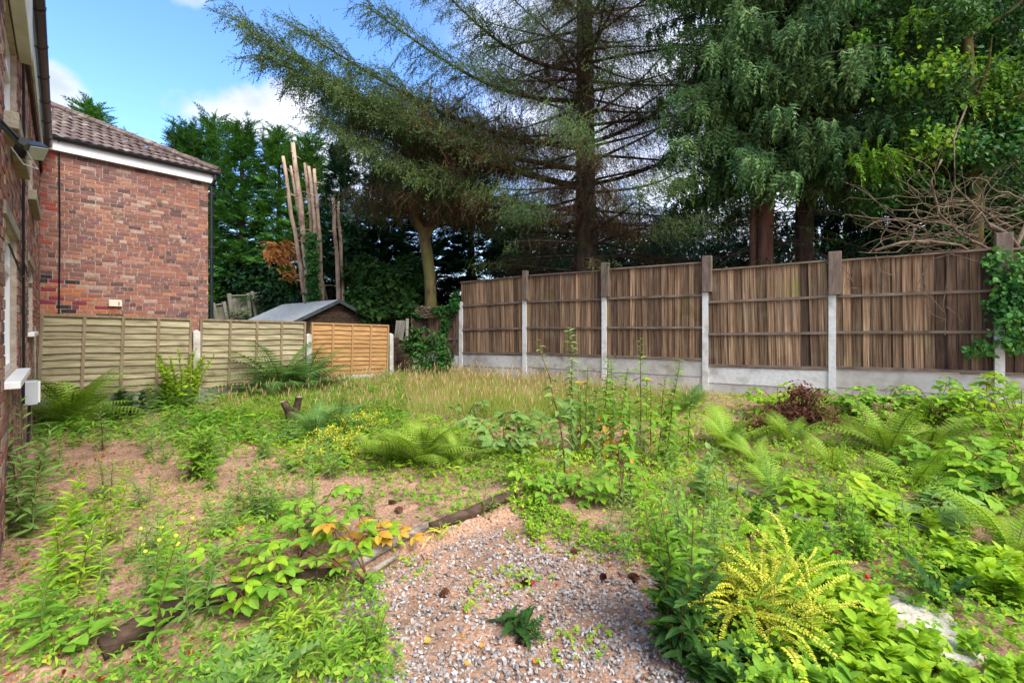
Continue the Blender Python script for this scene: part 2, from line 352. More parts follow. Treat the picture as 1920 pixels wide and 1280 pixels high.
LF_strob = leafm('strawberry_red', [(.5, .01, .01), (.6, .02, .02)], 0, rough=.3)
LF_stone = leafm('gravel_stones', [(.15, .13, .12), (.27, .25, .235), (.38, .355, .335), (.52, .49, .465)], 0, rough=.9, big=.1)
M_stemr = surf('stem_reddish', [(.09, .035, .025), (.16, .06, .04)], 8, .8, 0)
# ================================================================ GROUND
GRAVEL = [(640,1130),(690,1065),(850,985),(960,945),(1010,985),(1110,1010),(1190,1030),(1235,1060),(1250,1150),(1280,1220),(1400,1290),(1450,1500),(400,1500),(590,1290),(630,1200)]
def build_ground():
    xs = np.concatenate([[-300,-120,-60,-35,-24,-18,-14], np.arange(-11, -5, .25), np.arange(-5, 5, .06), np.arange(5, 11.1, .2), [13,16,20,28,40,70,120,300]])
    ys = np.concatenate([[-60,-20,-6,-2], np.arange(.6, 5.5, .06), np.arange(5.5, 14, .2), [15,17,20,25,32,45,70,120,300,800]])
    X, Y = np.meshgrid(xs, ys); Z = th(X, Y)
    near = (np.abs(X) < 5) & (Y > .6) & (Y < 6)
    Z = Z + near*(.007*rng.standard_normal(X.shape) + .012*hn(X*4.1, Y*4.3)*hn(X*9, Y*8))
    V = np.stack([X, Y, Z], -1).reshape(-1, 3); nx = len(xs); ny = len(ys)
    i = np.arange(nx - 1)[None] + np.arange(ny - 1)[:, None]*nx; i = i.ravel()
    T = np.concatenate([np.stack([i, i + 1, i + nx + 1], 1), np.stack([i, i + nx + 1, i + nx], 1)])
    m, nt, N, L, B = newmat('needle_litter_soil')
    g = N('ShaderNodeNewGeometry')
    def nz(s, d=8, r=.65):
        n = N('ShaderNodeTexNoise'); n.inputs['Scale'].default_value = s; n.inputs['Detail'].default_value = d; n.inputs['Roughness'].default_value = r
        L(g.outputs['Position'], n.inputs['Vector']); return n.outputs[0]
    cr = N('ShaderNodeValToRGB'); L(nz(55), cr.inputs[0]); e = cr.color_ramp.elements; e.new(.5); e.new(.6)
    for k, (p_, c) in enumerate([(.30, (.14, .07, .04)), (.44, (.32, .18, .115)), (.56, (.47, .29, .195)), (.70, (.60, .43, .31))]): e[k].position = p_; e[k].color = c4(c)
    mx = N('ShaderNodeMix'); mx.data_type = 'RGBA'; mr = N('ShaderNodeMapRange'); L(nz(2.2), mr.inputs[0]); mr.inputs[1].default_value = .46; mr.inputs[2].default_value = .66; mr.inputs[4].default_value = .75
    L(mr.outputs[0], mx.inputs[0]); L(cr.outputs[0], mx.inputs[6]); mx.inputs[7].default_value = (.17, .11, .075, 1)
    # greenish mossy soil farther off, under the weeds
    sp = N('ShaderNodeSeparateXYZ'); L(g.outputs['Position'], sp.inputs[0])
    m2 = N('ShaderNodeMapRange'); L(sp.outputs[1], m2.inputs[0]); m2.inputs[1].default_value = 8.5; m2.inputs[2].default_value = 13
    mx2 = N('ShaderNodeMix'); mx2.data_type = 'RGBA'; L(m2.outputs[0], mx2.inputs[0]); L(mx.outputs[2], mx2.inputs[6]); mx2.inputs[7].default_value = (.07, .075, .03, 1)
    L(mx2.outputs[2], B.inputs['Base Color']); B.inputs['Roughness'].default_value = .95; B.inputs['Specular IOR Level'].default_value = .1
    bp = N('ShaderNodeBump'); bp.inputs['Strength'].default_value = .8; bp.inputs['Distance'].default_value = .012; L(nz(130, 5), bp.inputs['Height']); L(bp.outputs[0], B.inputs['Normal'])
    tag(obj('ground', mesh_np('ground', V, T, None, [m], True)), kind='structure')
build_ground()

def slot_in(ps, d=.02): return ps
# ================================================================ BRICK WALLS
def wall_cells(x0, x1, z0, z1, ops):
    xs = sorted({x0, x1, *[o[0] for o in ops], *[o[1] for o in ops]}); zs = sorted({z0, z1, *[o[2] for o in ops], *[o[3] for o in ops]})
    for a, b in zip(xs, xs[1:]):
        for c, d in zip(zs, zs[1:]):
            mx, mz = (a + b)/2, (c + d)/2
            if not any(o[0] < mx < o[1] and o[2] < mz < o[3] for o in ops): yield a, b, c, d
def brickwork(parent, Mw, x0, x1, z0, z1, ops, colour, limit=300, thick=.22):
    b = Bulk()
    for a, c, d, e in wall_cells(x0, x1, z0, z1, ops): b.box(((a + c)/2, .007 + thick/2, (d + e)/2), ((c - a)/2, thick/2, (e - d)/2))
    obj('mortar_wall', b.mesh('mortar_wall', [M_mortar]), parent)
    R_ = random.Random(3); cells = []
    nz_ = int((z1 - z0)/.077)
    for r in range(nz_):
        z = z0 + .006 + r*.077; x = x0 + .004 - R_.choice([0, .05, .11])
        mostly = R_.random() < .45
        while x < x1:
            Lb = .202 if (mostly and R_.random() < .8) or R_.random() < .33 else .093
            a, c = max(x, x0 + .003), min(x + Lb, x1 - .003); x += Lb + .010
            segs = [(a, c)]
            for o in ops:
                if o[2] - .03 < z + .032 < o[3] + .03:
                    ns = []
                    for (p, q) in segs:
                        if q <= o[0] or p >= o[1]: ns.append((p, q)); continue
                        if p < o[0] - .03: ns.append((p, o[0] - .002))
                        if q > o[1] + .03: ns.append((o[1] + .002, q))
                    segs = ns
            for p, q in segs:
                if q - p > .03:
                    w = Mw @ Vector(((p + q)/2, 0, z)); px, py = pxof(w.x, w.y, w.z)
                    w2 = Mw @ Vector((q, 0, z)); w1 = Mw @ Vector((p, 0, z)); area = 0
                    if w1.y > .5 and w2.y > .5 and -5 < px < 1925 and -5 < py < 1285:
                        area = abs(pxof(w2.x, w2.y, z)[0] - pxof(w1.x, w1.y, z)[0])*.065*F/w.y
                    cells.append((area, p, q, z))
    cells.sort(key=lambda t: -t[0])
    stuff = Bulk(); cache = {}
    for k, (ar, p, q, z) in enumerate(cells):
        mi = colour(R_, (p + q)/2, z)
        dy = R_.uniform(-.003, .003); dz = R_.uniform(-.0015, .0015)
        if k < limit and ar > 0:
            key = (round(q - p, 2), mi)
            if key not in cache: cache[key] = boxmesh('brick', (key[0]/2, .03, .033), [BRALL[mi]], bevel=.003)
            obj('brick', cache[key], parent, ((p + q)/2, .03 + dy, z + .0325 + dz), rot=(0, 0, R_.uniform(-.008, .008)))
        else:
            stuff.box(((p + q)/2, .03 + dy, z + .0325 + dz), ((q - p)/2, .03, .033), mi)
    tag(obj('brickwork', stuff.mesh('brickwork', BRALL), parent), kind='stuff')

def window(parent, x0, x1, z0, z1, rec=.075, mull=None, trans=None):
    b = Bulk(); w = .055; yc = rec
    def bar(a, c, d, e, dep=.03, dy=0): b.box(((a + c)/2, yc + dy, (d + e)/2), ((c - a)/2, dep, (e - d)/2))
    bar(x0 + .002, x1 - .002, z0, z0 + w); bar(x0 + .002, x1 - .002, z1 - w, z1)
    bar(x0 + .002, x0 + w, z0 + w, z1 - w); bar(x1 - w, x1 - .002, z0 + w, z1 - w)
    for m_ in (mull or []): bar(m_ - .03, m_ + .03, z0 + w, z1 - w, .028, -.003)
    if trans: bar(x0 + w, x1 - w, trans - .03, trans + .03, .026, -.006)
    fr = obj('window', b.mesh('window', [M_upvc]), parent)
    xs = [x0 + w, *[m for m in (mull or [])], x1 - w]
    for a, c in zip(xs, xs[1:]):
        for d, e in ([(z0 + w, z1 - w)] if not trans else [(z0 + w, trans - .03), (trans + .03, z1 - w)]):
            pb = Bulk(); pb.box(((a + c)/2, yc + .008, (d + e)/2), ((c - a)/2 - .004, .004, (e - d)/2 - .002)); obj('pane', pb.mesh('pane', [M_glass]), fr)
    # dark room behind
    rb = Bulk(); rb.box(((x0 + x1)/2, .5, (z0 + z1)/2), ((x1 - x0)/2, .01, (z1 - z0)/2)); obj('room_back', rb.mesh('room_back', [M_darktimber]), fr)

def part(name, b, mats, parent, smooth=False, label=None):
    o = obj(name, b.mesh(name, mats if isinstance(mats, (list, tuple)) else [mats], smooth), parent)
    if label: o['label'] = label
    return o
def box_part(name, parent, a, c, mat, bevel=0, label=None):
    a, c = np.array(a, float), np.array(c, float)
    o = obj(name, boxmesh(name, (c - a)/2, [mat], bevel=bevel), parent, tuple((a + c)/2))
    if label: o['label'] = label
    return o

# ---- near house on the left
H1 = thing('brick_house', 'near brick house on the left edge with white windows, cream fascia and black gutter', 'house', (-2.662, 2.3, 0), R(134.7))
M1 = Matrix.Translation((-2.662, 2.3, 0)) @ Matrix.Rotation(R(134.7), 4, 'Z')
ops1 = [(1.13, 2.39, 1.11, 2.23), (1.13, 2.39, 2.93, 3.85), (4.2, 5.45, 1.40, 2.22), (4.2, 5.45, 3.05, 3.90)]
def col1(r, x, z): return r.choices(range(7), [24, 12, 12, 10, 14, 22, 10])[0]
brickwork(H1, M1, 0, 8.6, -.1, 4.55, ops1, col1)
window(H1, *ops1[0], mull=[1.75], trans=1.95); window(H1, *ops1[1], mull=[1.75], trans=3.6)
window(H1, *ops1[2], mull=[4.8]); window(H1, *ops1[3], mull=[4.8])
box_part('window_sill', H1, (1.08, -.075, 1.055), (2.46, .06, 1.105), M_upvc, .004)
box_part('window_sill', H1, (1.02, -.07, 2.81), (2.55, .06, 2.925), M_sill, .006, 'weathered stone sill')
box_part('window_sill', H1, (4.1, -.07, 2.93), (5.6, .06, 3.045), M_sill, .006, 'weathered stone sill')
box_part('window_sill', H1, (4.15, -.05, 1.35), (5.5, .06, 1.397), M_upvc, .004)
box_part('lintel', H1, (1.03, -.012, 2.235), (2.5, .05, 2.33), M_sill, .004)
box_part('lintel', H1, (4.1, -.012, 2.225), (5.55, .05, 2.32), M_sill, .004)
box_part('fascia', H1, (-.1, -.085, 3.86), (2.55, .0, 4.56), M_fascia, .006, 'deep cream fascia over the upper window')
box_part('fascia', H1, (2.56, -.06, 4.30), (5.2, -.035, 4.56), M_fascia, .004)
box_part('fascia', H1, (5.21, -.05, 4.40), (8.5, -.02, 4.56), M_fascia, .004)
box_part('eaves_gap_strip', H1, (2.56, -.034, 4.2), (8.5, .0, 4.56), M_darktimber)  # dark strip standing in for the shadowed gap around the thin fascia
g = Bulk()
def gutter(b, p0, p1, r, m=0, n=8):
    """half-round trough, open side up"""
    p0, p1 = np.array(p0, float), np.array(p1, float); d = p1 - p0; d /= np.linalg.norm(d); sidev = np.cross(d, (0, 0, 1)); 
    V = []
    for p in (p0, p1):
        for rr in (r, r*.88):
            for i in range(n + 1):
                a = math.pi + math.pi*i/n; V.append(p + sidev*math.cos(a)*rr + np.array([0, 0, 1])*math.sin(a)*rr)
    T = []; k = n + 1
    for off, fl in ((0, 0), (k, 1)):
        for i in range(n):
            a, c = off + i, off + i + 1; e, f = a + 2*k, c + 2*k
            T += [(a, c, f), (a, f, e)] if not fl else [(a, f, c), (a, e, f)]
    for a, c in ((0, k), (n, k + n)): T += [(a, c, c + 2*k), (a, c + 2*k, a + 2*k)]
    for off in (0, 2*k):
        for i in range(n): T += [(off + i, off + i + 1, off + k + i + 1), (off + i, off + k + i + 1, off + k + i)]
    b.raw(V, T, m)
gutter(g, (-.1, -.10, 4.70), (8.35, -.10, 4.70), .062)
for x in np.arange(.4, 8.3, .9): gutter(g, (x - .02, -.10, 4.70), (x + .02, -.10, 4.70), .068)
part('gutter', g, M_black, H1)
rf = Bulk(); rf.raw([(-.1, -.10, 4.74), (8.3, -.10, 4.74), (8.3, 3.0, 6.4), (-.1, 3.0, 6.4), (-.1, -.10, 4.70), (8.3, -.10, 4.70), (8.3, 3.0, 6.33), (-.1, 3.0, 6.33)],
       [(0,1,2),(0,2,3),(4,6,5),(4,7,6),(0,4,5),(0,5,1),(1,5,6),(1,6,2),(3,2,6),(3,6,7),(0,3,7),(0,7,4)]); part('roof', rf, M_tile, H1)
cb = Bulk()
cb.tube([(2.72, -.018, 4.5), (2.76, -.02, 3.4), (2.70, -.02, 2.4), (2.74, -.02, 1.2), (2.73, -.02, .75)], .011, 5)
cb.tube([(2.80, -.018, 4.2), (2.82, -.018, 2.6), (2.79, -.018, .9)], .007, 4); part('cable', cb, M_cable, H1, label='black cables clipped down the wall')
cb = Bulk(); cb.tube([(.9, -.03, 2.02), (1.6, -.06, 1.86), (2.2, -.07, 1.92), (2.74, -.03, 2.06), (3.6, -.02, 2.0)], .006, 4); part('cable', cb, M_cable, H1)
# bits on the wall
mb = thing('meter_box', 'small grey plastic box on the near house wall below the window sill', 'utility box', M1 @ Vector((2.95, -.01, .83)), R(134.7))
o = obj('casing', boxmesh('casing', (.085, .05, .115), [M_greybox], bevel=.008), mb, (0, -.05, 0))
o = obj('cover', boxmesh('cover', (.078, .008, .10), [M_upvc], bevel=.004), mb, (0, -.108, .006))
b = Bulk(); b.tube([(0, -.04, -.115), (0, -.04, -.3), (.01, -.03, -.5)], .012, 6); part('conduit', b, M_black, mb)
fl = thing('floodlight', 'old black halogen floodlight on a metal arm at the left edge', 'lamp', M1 @ Vector((.40, 0, 2.66)), R(134.7))
b = Bulk(); b.box((.02, -.012, 0), (.05, .012, .05)); b.tube([(.02, -.02, .012), (.40, -.085, .012)], .011, 8); b.tube([(.02, -.02, -.016), (.40, -.085, -.016)], .009, 8); b.tube([(.33, -.10, -.0), (.46, -.10, -.0)], .026, 8); part('arm', b, M_black, fl)
b = Bulk(); b.box((0, 0, 0), (.075, .03, .055)); b.box((0, .035, 0), (.06, .014, .043)); 
for k in range(5): b.box((-.05 + k*.025, .05, 0), (.003, .008, .04))
lo = part('lamp_body', b, M_black, fl); lo.location = (.56, -.13, .01); lo.rotation_euler = (R(32), R(-14), R(-38))
b = Bulk(); b.box((0, -.034, 0), (.066, .005, .046)); le = part('lamp_glass', b, M_lens, lo)
b = Bulk(); b.tube([(.47, -.11, -.02), (.52, -.16, -.12), (.40, -.1, -.13), (.3, -.05, -.06)], .005, 4); part('wire', b, M_greybox, fl)

# ---- second house: brick gable-less side wall with hipped tiled roof
C2 = (-8.4, 8.1, 0)
H2 = thing('brick_house', 'brick rear wing with brown pantile hip roof, white fascia and black gutter', 'house', C2, R(51.34))
M2 = Matrix.Translation(C2) @ Matrix.Rotation(R(51.34), 4, 'Z')
def col2(r, x, z):
    if x < .20 and z > 2.9: return r.choice([8, 8, 0, 4])
    if 1.55 < z < 2.32 and x < .25 + (2.4 - z)*1.35: return r.choices([7, 9, 10, 0, 2], [42, 16, 9, 20, 13])[0]
    return r.choices(range(7), [36, 28, 9, 9, 12, 7, 12])[0]
brickwork(H2, M2, 0, 2.61, .0, 4.62, [], col2, 300, .18)
side = Bulk(); side.box((2.61 - .12, 1.6, 2.3), (.108, 1.39, 2.3)); part('side_wall', side, BR[0], H2)
box_part('fascia', H2, (-.15, -.10, 4.62), (2.74, -.07, 4.80), M_upvc, .004)
box_part('soffit', H2, (-.15, -.068, 4.625), (2.72, .0, 4.645), M_upvc)
g = Bulk(); gutter(g, (-.2, -.155, 4.85), (2.80, -.155, 4.85), .055)
for x in np.arange(.3, 2.8, .8): gutter(g, (x - .02, -.155, 4.85), (x + .02, -.155, 4.85), .061)
part('gutter', g, M_black, H2)
b = Bulk(); b.tube([(2.70, -.155, 4.80), (2.70, -.155, 4.70), (2.66, -.06, 4.56), (2.66, -.06, 4.4), (2.66, -.06, .1)], .036, 8)
for z in (1.6, 3.2, 4.4): b.box((2.66, -.05, z), (.05, .045, .02))
part('downpipe', b, M_black, H2, label='black downpipe at the outer corner')
b = Bulk(); b.box((2.64, .0, 4.42), (.03, .03, .04)); part('corner_cap', b, M_upvc, H2)
b = Bulk(); b.tube([(.24, -.012, 4.6), (.25, -.014, 3.2), (.235, -.014, 1.2)], .012, 5); b.tube([(.24, -.02, 4.66), (.22, -.12, 4.82)], .012, 5); part('cable', b, M_cable, H2)
vb = thing('vent_box', 'small cream vent box on the orange patched brickwork', 'vent', M2 @ Vector((1.02, 0, 1.90)), R(51.34))
obj('casing', boxmesh('casing', (.10, .03, .065), [M_cream], bevel=.008), vb, (0, -.03, 0))
obj('latch', boxmesh('latch', (.012, .006, .03), [M_sill], bevel=.002), vb, (.05, -.064, .0))
# pantiles on the hip slope: eave along x, slope rises inward
tp = math.atan(.54); sl = .30
def tile_mesh():
    b = Bulk(); n = 12; w = .30; Lt = .36; V = []; T = []
    for j in range(2):
        for i in range(n + 1):
            u = i/n; h = .022*abs(math.sin(u*2*math.pi)) ** 1.2 
            for t in (0, -.016): V.append((u*w, j*Lt, h + t + (.024 if j == 0 else 0)))
    k = (n + 1)*2
    for i in range(n):
        a = i*2; T += [(a, a + 2, a + 2 + k), (a, a + 2 + k, a + k), (a + 1, a + 3 + k, a + 3), (a + 1, a + 1 + k, a + 3 + k), (a, a + 1, a + 3), (a, a + 3, a + 2)]
    b.raw(V, T); return b.mesh('roof_tile', [M_tile])
TM = tile_mesh(); rows = 10
for r in range(rows):
    y = -.19 + r*sl*math.cos(tp); z = 4.84 + (y + .19)*math.tan(tp); 
    xr = 2.80 - (y + .19)
    x = xr - .30
    while x > -.75:
        obj('roof_tile', TM, H2, (x + random.uniform(-.003, .003), y, z + random.uniform(-.004, .004)), rot=(tp, 0, random.uniform(-.006, .006))); x -= .30
b = Bulk()
yb = 2.6; b.raw([(-.8, -.14, 4.825), (2.72, -.14, 4.825), (0.03, yb, 4.81 + (yb + .14)*math.tan(tp)), (-.8, yb, 4.81 + (yb + .14)*math.tan(tp)), (2.72, 3.2, 4.825), (-.8, 3.2, 4.8)],
      [(0, 1, 2), (0, 2, 3), (1, 4, 2), (2, 4, 5), (2, 5, 3), (0, 3, 5), (0, 5, 4), (0, 4, 1)]); part('roof_deck', b, M_tile, H2)
for k in range(9):
    s0 = .05 + k*.31; p0 = np.array((2.82 - s0, -.19 + s0, 4.89 + s0*math.tan(tp))); p1 = p0 + np.array((-.33, .33, .33*math.tan(tp)))
    b = Bulk(); b.tube([p0, p1], [.085, .07], 8); part('hip_tile', b, M_tile, H2)
H2.location.z = 0

# ================================================================ LEFT LAP FENCE
LF = [(-6.77, 6.45), None, None, (-2.88, 10.72)]
LFP = []
for k in range(4):
    rz = 1 + .221*k; Y = 6.45*rz; LFP.append(np.array(((-895 + 172*k)/rz/F*Y, Y)))
dl = LFP[3] - LFP[0]; dl /= np.linalg.norm(dl); angL = math.atan2(dl[1], dl[0])
fence = thing('lap_panel_fence', 'low lap panel fence on the left with two grey panels and one orange panel', 'fence', (LFP[0][0], LFP[0][1], 0), angL)
tops = [(587, 597), (597, 603), (604, 609)]
def slat_mesh(w, mat, seed, h=.135):
    r = random.Random(seed); n = 16; b = Bulk(); V = []; T = []
    ph = r.uniform(0, 6); ph2 = r.uniform(0, 6); am = r.uniform(.004, .011)
    for i in range(n + 1):
        x = w*i/n; e = am*math.sin(x*3.2 + ph) + am*.6*math.sin(x*7.3 + ph2)
        t = am*.2*math.sin(x*2 + ph2)
        for (y, z) in ((-.030, -h/2 + e), (-.016, -h/2 + e), (.008, h/2 + t), (.000, h/2 + t)): V.append((x, y, z))
    for i in range(n):
        a = i*4
        for q in range(4):
            c, d = a + q, a + (q + 1) % 4
            T += [(c, c + 4, d + 4), (c, d + 4, d)]
    T += [(0, 1, 2), (0, 2, 3), (n*4, n*4 + 2, n*4 + 1), (n*4, n*4 + 3, n*4 + 2)]
    b.raw(V, T); return b.mesh('slat', [mat])
for k in range(3):
    Lk = float(np.linalg.norm(LFP[k + 1] - LFP[k])); x0 = k*Lk + .055; w = Lk - .11
    zt0, zt1 = zat(tops[k][0], LFP[k][1]), zat(tops[k][1], LFP[k + 1][1]); zt = (zt0 + zt1)/2; tilt = 0
    org = k == 2; ms, mb_ = (M_lapo, M_lapobat) if org else (M_lapg, M_lapbat)
    Hp = 1.22 if not org else 1.12
    fr = Bulk(); nb = 4
    fr.box((w/2, -.008, -.02), (w/2, .028, .018)); fr.box((w/2, .0, -Hp + .02), (w/2, .02, .02))
    for i in range(nb + 1):
        xx = .02 + (w - .04)*i/nb; fr.box((xx, -.030, -Hp/2 - .02), (.019, .012, Hp/2 - .02)); fr.box((xx, .024, -Hp/2 - .02), (.019, .012, Hp/2 - .02))
    pf = part('panel_frame', fr, mb_, fence, label='orange lap panel' if org else 'grey lap panel')
    pf.location = (x0, 0, zt); pf.rotation_euler = (0, -math.atan2(zt1 - zt0, Lk), 0)
    pf.location.z = zt0
    sm = [slat_mesh(w - .01, ms, 10*k + q) for q in range(4)]; ns = 11
    for i in range(ns):
        obj('slat', sm[i % 4], pf, (.005, random.uniform(-.002, .002), -.09 - i*(Hp - .12)/(ns - .4)), rot=(0, random.uniform(-.003, .003), 0))
    gbz = zt0 - Hp
    b = Bulk(); b.box((w/2, 0, -.15), (w/2 + .02, .022, .15)); o = part('gravel_board', b, M_concd if k < 2 else M_concg, fence); o.location = (x0, 0, zt0 - Hp - .004); o.rotation_euler = pf.rotation_euler
for k, pyt in enumerate((612, 622, 628, 627)):
    Y = LFP[k][1]; zt = zat(pyt, Y); b = Bulk(); hw = .05 if k else .075
    b.box((0, 0, zt/2 - .1), (hw, .048, zt/2 + .1)); b.raw([(-hw, -.048, zt), (hw, -.048, zt), (hw, .048, zt), (-hw, .048, zt), (0, 0, zt + .035)], [(0, 1, 4), (1, 2, 4), (2, 3, 4), (3, 0, 4)])
    o = part('post', b, M_concd if k == 0 else M_concg, fence); o.location = (k*float(np.linalg.norm(LFP[1] - LFP[0])) - (.06 if k == 0 else 0), -.005, 0)

# ================================================================ RIGHT PANEL FENCE
rel = {-1: -193, 0: -92, 1: 25, 2: 174, 3: 363, 4: 600, 5: 912, 6: 1348}
RP = {}
for k in range(-1, 7):
    Y = 11.6*(1 - .09*k); RP[k] = np.array((rel[k]/F*Y, Y))
RP[-1] = np.array((-2.80, 12.62)); RP[0] = np.array((-1.28, 11.6))
rfence = thing('panel_fence', 'tall weathered brown board fence with white concrete posts and gravel boards', 'fence', (0, 0, 0))
pan = {-1: ((586, 583), (662, 664)), 0: ((527, 519), (665, 663)), 1: ((516, 507), (664, 669)), 2: ((502, 494), (672, 673)), 3: ((504, 490), (689, 690)), 4: ((487, 467), (692, 700)), 5: ((468, 425), (703, 722))}
FBM = {}
def fboard(h, dark):
    key = (round(h, 2), dark)
    if key not in FBM:
        b = Bulk(); w = .15; h = key[0]
        V = []
        for z in (0, h): V += [(0, -.024, z), (w, -.004, z), (w, 0, z), (0, 0, z)]
        T = [(0, 1, 5), (0, 5, 4), (1, 2, 6), (1, 6, 5), (2, 3, 7), (2, 7, 6), (3, 0, 4), (3, 4, 7), (4, 5, 6), (4, 6, 7), (0, 2, 1), (0, 3, 2)]
        b.raw(V, T); FBM[key] = b.mesh('board', [M_boardd if dark else M_board])
    return FBM[key]
for k in range(-1, 6):
    a, c = RP[k], RP[k + 1]; d = c - a; L_ = float(np.linalg.norm(d)); d /= L_; ang = math.atan2(d[1], d[0])
    (ta, tb), (ba, bb) = pan[k]; w = L_ - .05
    A = a + d*.025; Bp = c - d*.025
    zt0, zt1 = zat(ta, A[1]), zat(tb, Bp[1]); zb0, zb1 = zat(ba, A[1]), zat(bb, Bp[1])
    if k == 5: zt1 = zt0 + .02; zb1 = zb0
    slope = math.atan2((zt1 - zt0 + zb1 - zb0)/2, w); Hh = (zt0 - zb0 + zt1 - zb1)/2; zb0 = (zb0 + zb1)/2 - math.tan(slope)*w/2
    Hh = max(Hh, 1.0)
    fr = Bulk()
    fr.box((w/2, -.012, Hh - .012), (w/2, .036, .014))                                # cap
    nr = (.335, .665) if k >= 0 else (.35,)
    for f_ in nr: fr.box((w/2, -.030, Hh*f_), (w/2, .014, .022)); 
    fr.box((w/2, -.030, .024), (w/2, .014, .024))
    for xx in (.018, w - .018): fr.box((xx, .012, Hh/2 - .02), (.016, .01, Hh/2 - .03))
    pf = part('panel_frame', fr, M_rail, rfence); pf.location = (A[0], A[1], zb0); pf.rotation_euler = Euler((0, -slope, ang), 'XYZ')
    nb = 15; bw = (w - .02)/nb
    for i in range(nb):
        dark = (k == 4 and i >= 9 and random.random() < .8) or (k == 5) or random.random() < .06
        hb = Hh - .035; o = obj('board', fboard(hb, dark), pf, (.01 + i*bw, .002 + random.uniform(0, .003), .008), rot=(0, random.uniform(-.004, .004), random.uniform(-.03, .03)), scale=(bw/.142, 1, 1))
    # two concrete gravel boards
    gz = zb0
    for q in range(2):
        hgt = .295; b = Bulk(); n = 6
        off = (-.004, .004)[q]
        b.box((w/2, .0 + off, -hgt/2), (w/2 + .03, .024, hgt/2 - .002)); o = obj('gravel_board', b.mesh('gravel_board', [M_conc if (k == 3 and q == 0) or random.random() < .1 else M_concg]), rfence, (A[0], A[1], gz - .004 - q*.30), rot=(0, -slope*.6, ang))
tops_c = {-1: 600, 0: 568, 1: 563, 2: 557, 3: 548, 4: 553, 5: 560, 6: 560}; tops_w = {1: 513, 2: 499, 3: 487, 4: 480, 5: 447, 6: 400}
for k in range(-1, 7):
    x, y = RP[k]; zt = zat(tops_c[k], y); zg = float(th(x, y)) - .2; ang = math.atan2(*(RP[min(k + 1, 6)] - RP[max(k - 1, -1)])[::-1])
    b = Bulk(); hh = (zt - zg)/2; b.box((0, 0, zg + hh), (.05, .055, hh)); b.raw([(-.05, -.055, zt), (.05, -.055, zt), (.05, .055, zt), (-.05, .055, zt), (-.03, -.03, zt + .03), (.03, -.03, zt + .03), (.03, .03, zt + .03), (-.03, .03, zt + .03)],
         [(0,1,5),(0,5,4),(1,2,6),(1,6,5),(2,3,7),(2,7,6),(3,0,4),(3,4,7),(4,5,6),(4,6,7)])
    if k == -1: continue
    o = part('post', b, M_conc, rfence); o.location = (x, y, 0); o.rotation_euler = (0, 0, ang)
    if k in tops_w:
        zw = zat(tops_w[k], y); s = (.06, .08, .085, .09, .085, .09)[k - 1]*.98
        o = obj('timber_extension', boxmesh('timber_extension', (s, .055, (zw - zt)/2 + .03), [M_postw], bevel=.006), rfence, (x, y - .062, (zw + zt)/2 + .03), rot=(0, 0, ang))

# ================================================================ SIDE FENCE / SLEEPERS AT THE CORNER
sf = thing('sleeper_retaining_fence', 'dark brown horizontal timber boards closing the gap between the two fences', 'fence', (-2.80, 10.85, .15), R(88))
for i in range(5):
    obj('board', boxmesh('board', (.82, .03, .098), [M_darktimber], bevel=.008), sf, (.84, random.uniform(-.01, .01), .10 + i*.205), rot=(0, random.uniform(-.01, .01), 0))
for x in (.05, 1.66): obj('post', boxmesh('post', (.04, .04, .56), [M_darktimber], bevel=.006), sf, (x, .075, .54))
o = obj('backing_board', boxmesh('backing_board', (.35, .02, .50), [M_darktimber], bevel=.006), sf, (1.8, -.3, .5), rot=(0, 0, R(-70)))
for i, (px, lean) in enumerate(((741, 8), (747, 11), (752, 13), (761, 3))):
    q = P(px, 636, 11.2); w = .05 if i < 3 else .035
    o = obj('loose_fence_board', boxmesh('loose_fence_board', (w, .012, .24 if i < 3 else .29), [M_oldwood], bevel=.003), None, (q.x + .05, q.y - i*.03, q.z + .22), rot=(R(6), R(lean), 0))
    tag(o, ['leftmost of the short grey boards leaning at the fence corner', 'second short grey board from the left leaning at the fence corner', 'third short grey board leaning at the fence corner', 'taller upright grey board right of the leaning short boards'][i], 'board', 'loose boards leaning at the fence corner')
    if True:
        pass

# ================================================================ SHED
SH = thing('garden_shed', 'dark brown shed with shallow grey felt roof behind the lap fence', 'shed', (-4.8, 12.5, .1), R(135))
# local x along the ridge (away left), local y: -> toward right-back? width direction
b = Bulk(); hz = 2.02; ez = 1.42; hw = 1.2; Ln = 4.2
def gable(b, x, m=0):
    V = [(x, -hw + .08, 0), (x, hw - .08, 0), (x, hw - .08, ez - .02), (x, 0, hz - .03), (x, -hw + .08, ez - .02)]
    V2 = [(p[0] + .04, p[1], p[2]) for p in V]; b.raw(V + V2, [(0,1,2),(0,2,3),(0,3,4),(5,7,6),(5,8,7),(5,9,8),(0,5,6),(0,6,1),(1,6,7),(1,7,2),(2,7,8),(2,8,3),(3,8,9),(3,9,4),(4,9,5),(4,5,0)], m)
gable(b, .06); gable(b, Ln - .1); part('wall', b, M_darktimber, SH)
for s in (-1, 1): box_part('wall', SH, (.1, s*(hw - .1) - .02, 0), (Ln - .1, s*(hw - .1) + .02, ez - .02), M_darktimber)
for i in range(12):
    z = 1.02 + i*.085
    wv = (hw - .1) if z < ez else (hw - .1)*(hz - .05 - z)/(hz - .05 - ez)
    if wv > .1: obj('cladding_board', boxmesh('cladding_board', (.008, wv, .04), [M_darktimber], bevel=.003), SH, (.045, 0, z), rot=(0, R(4), 0))
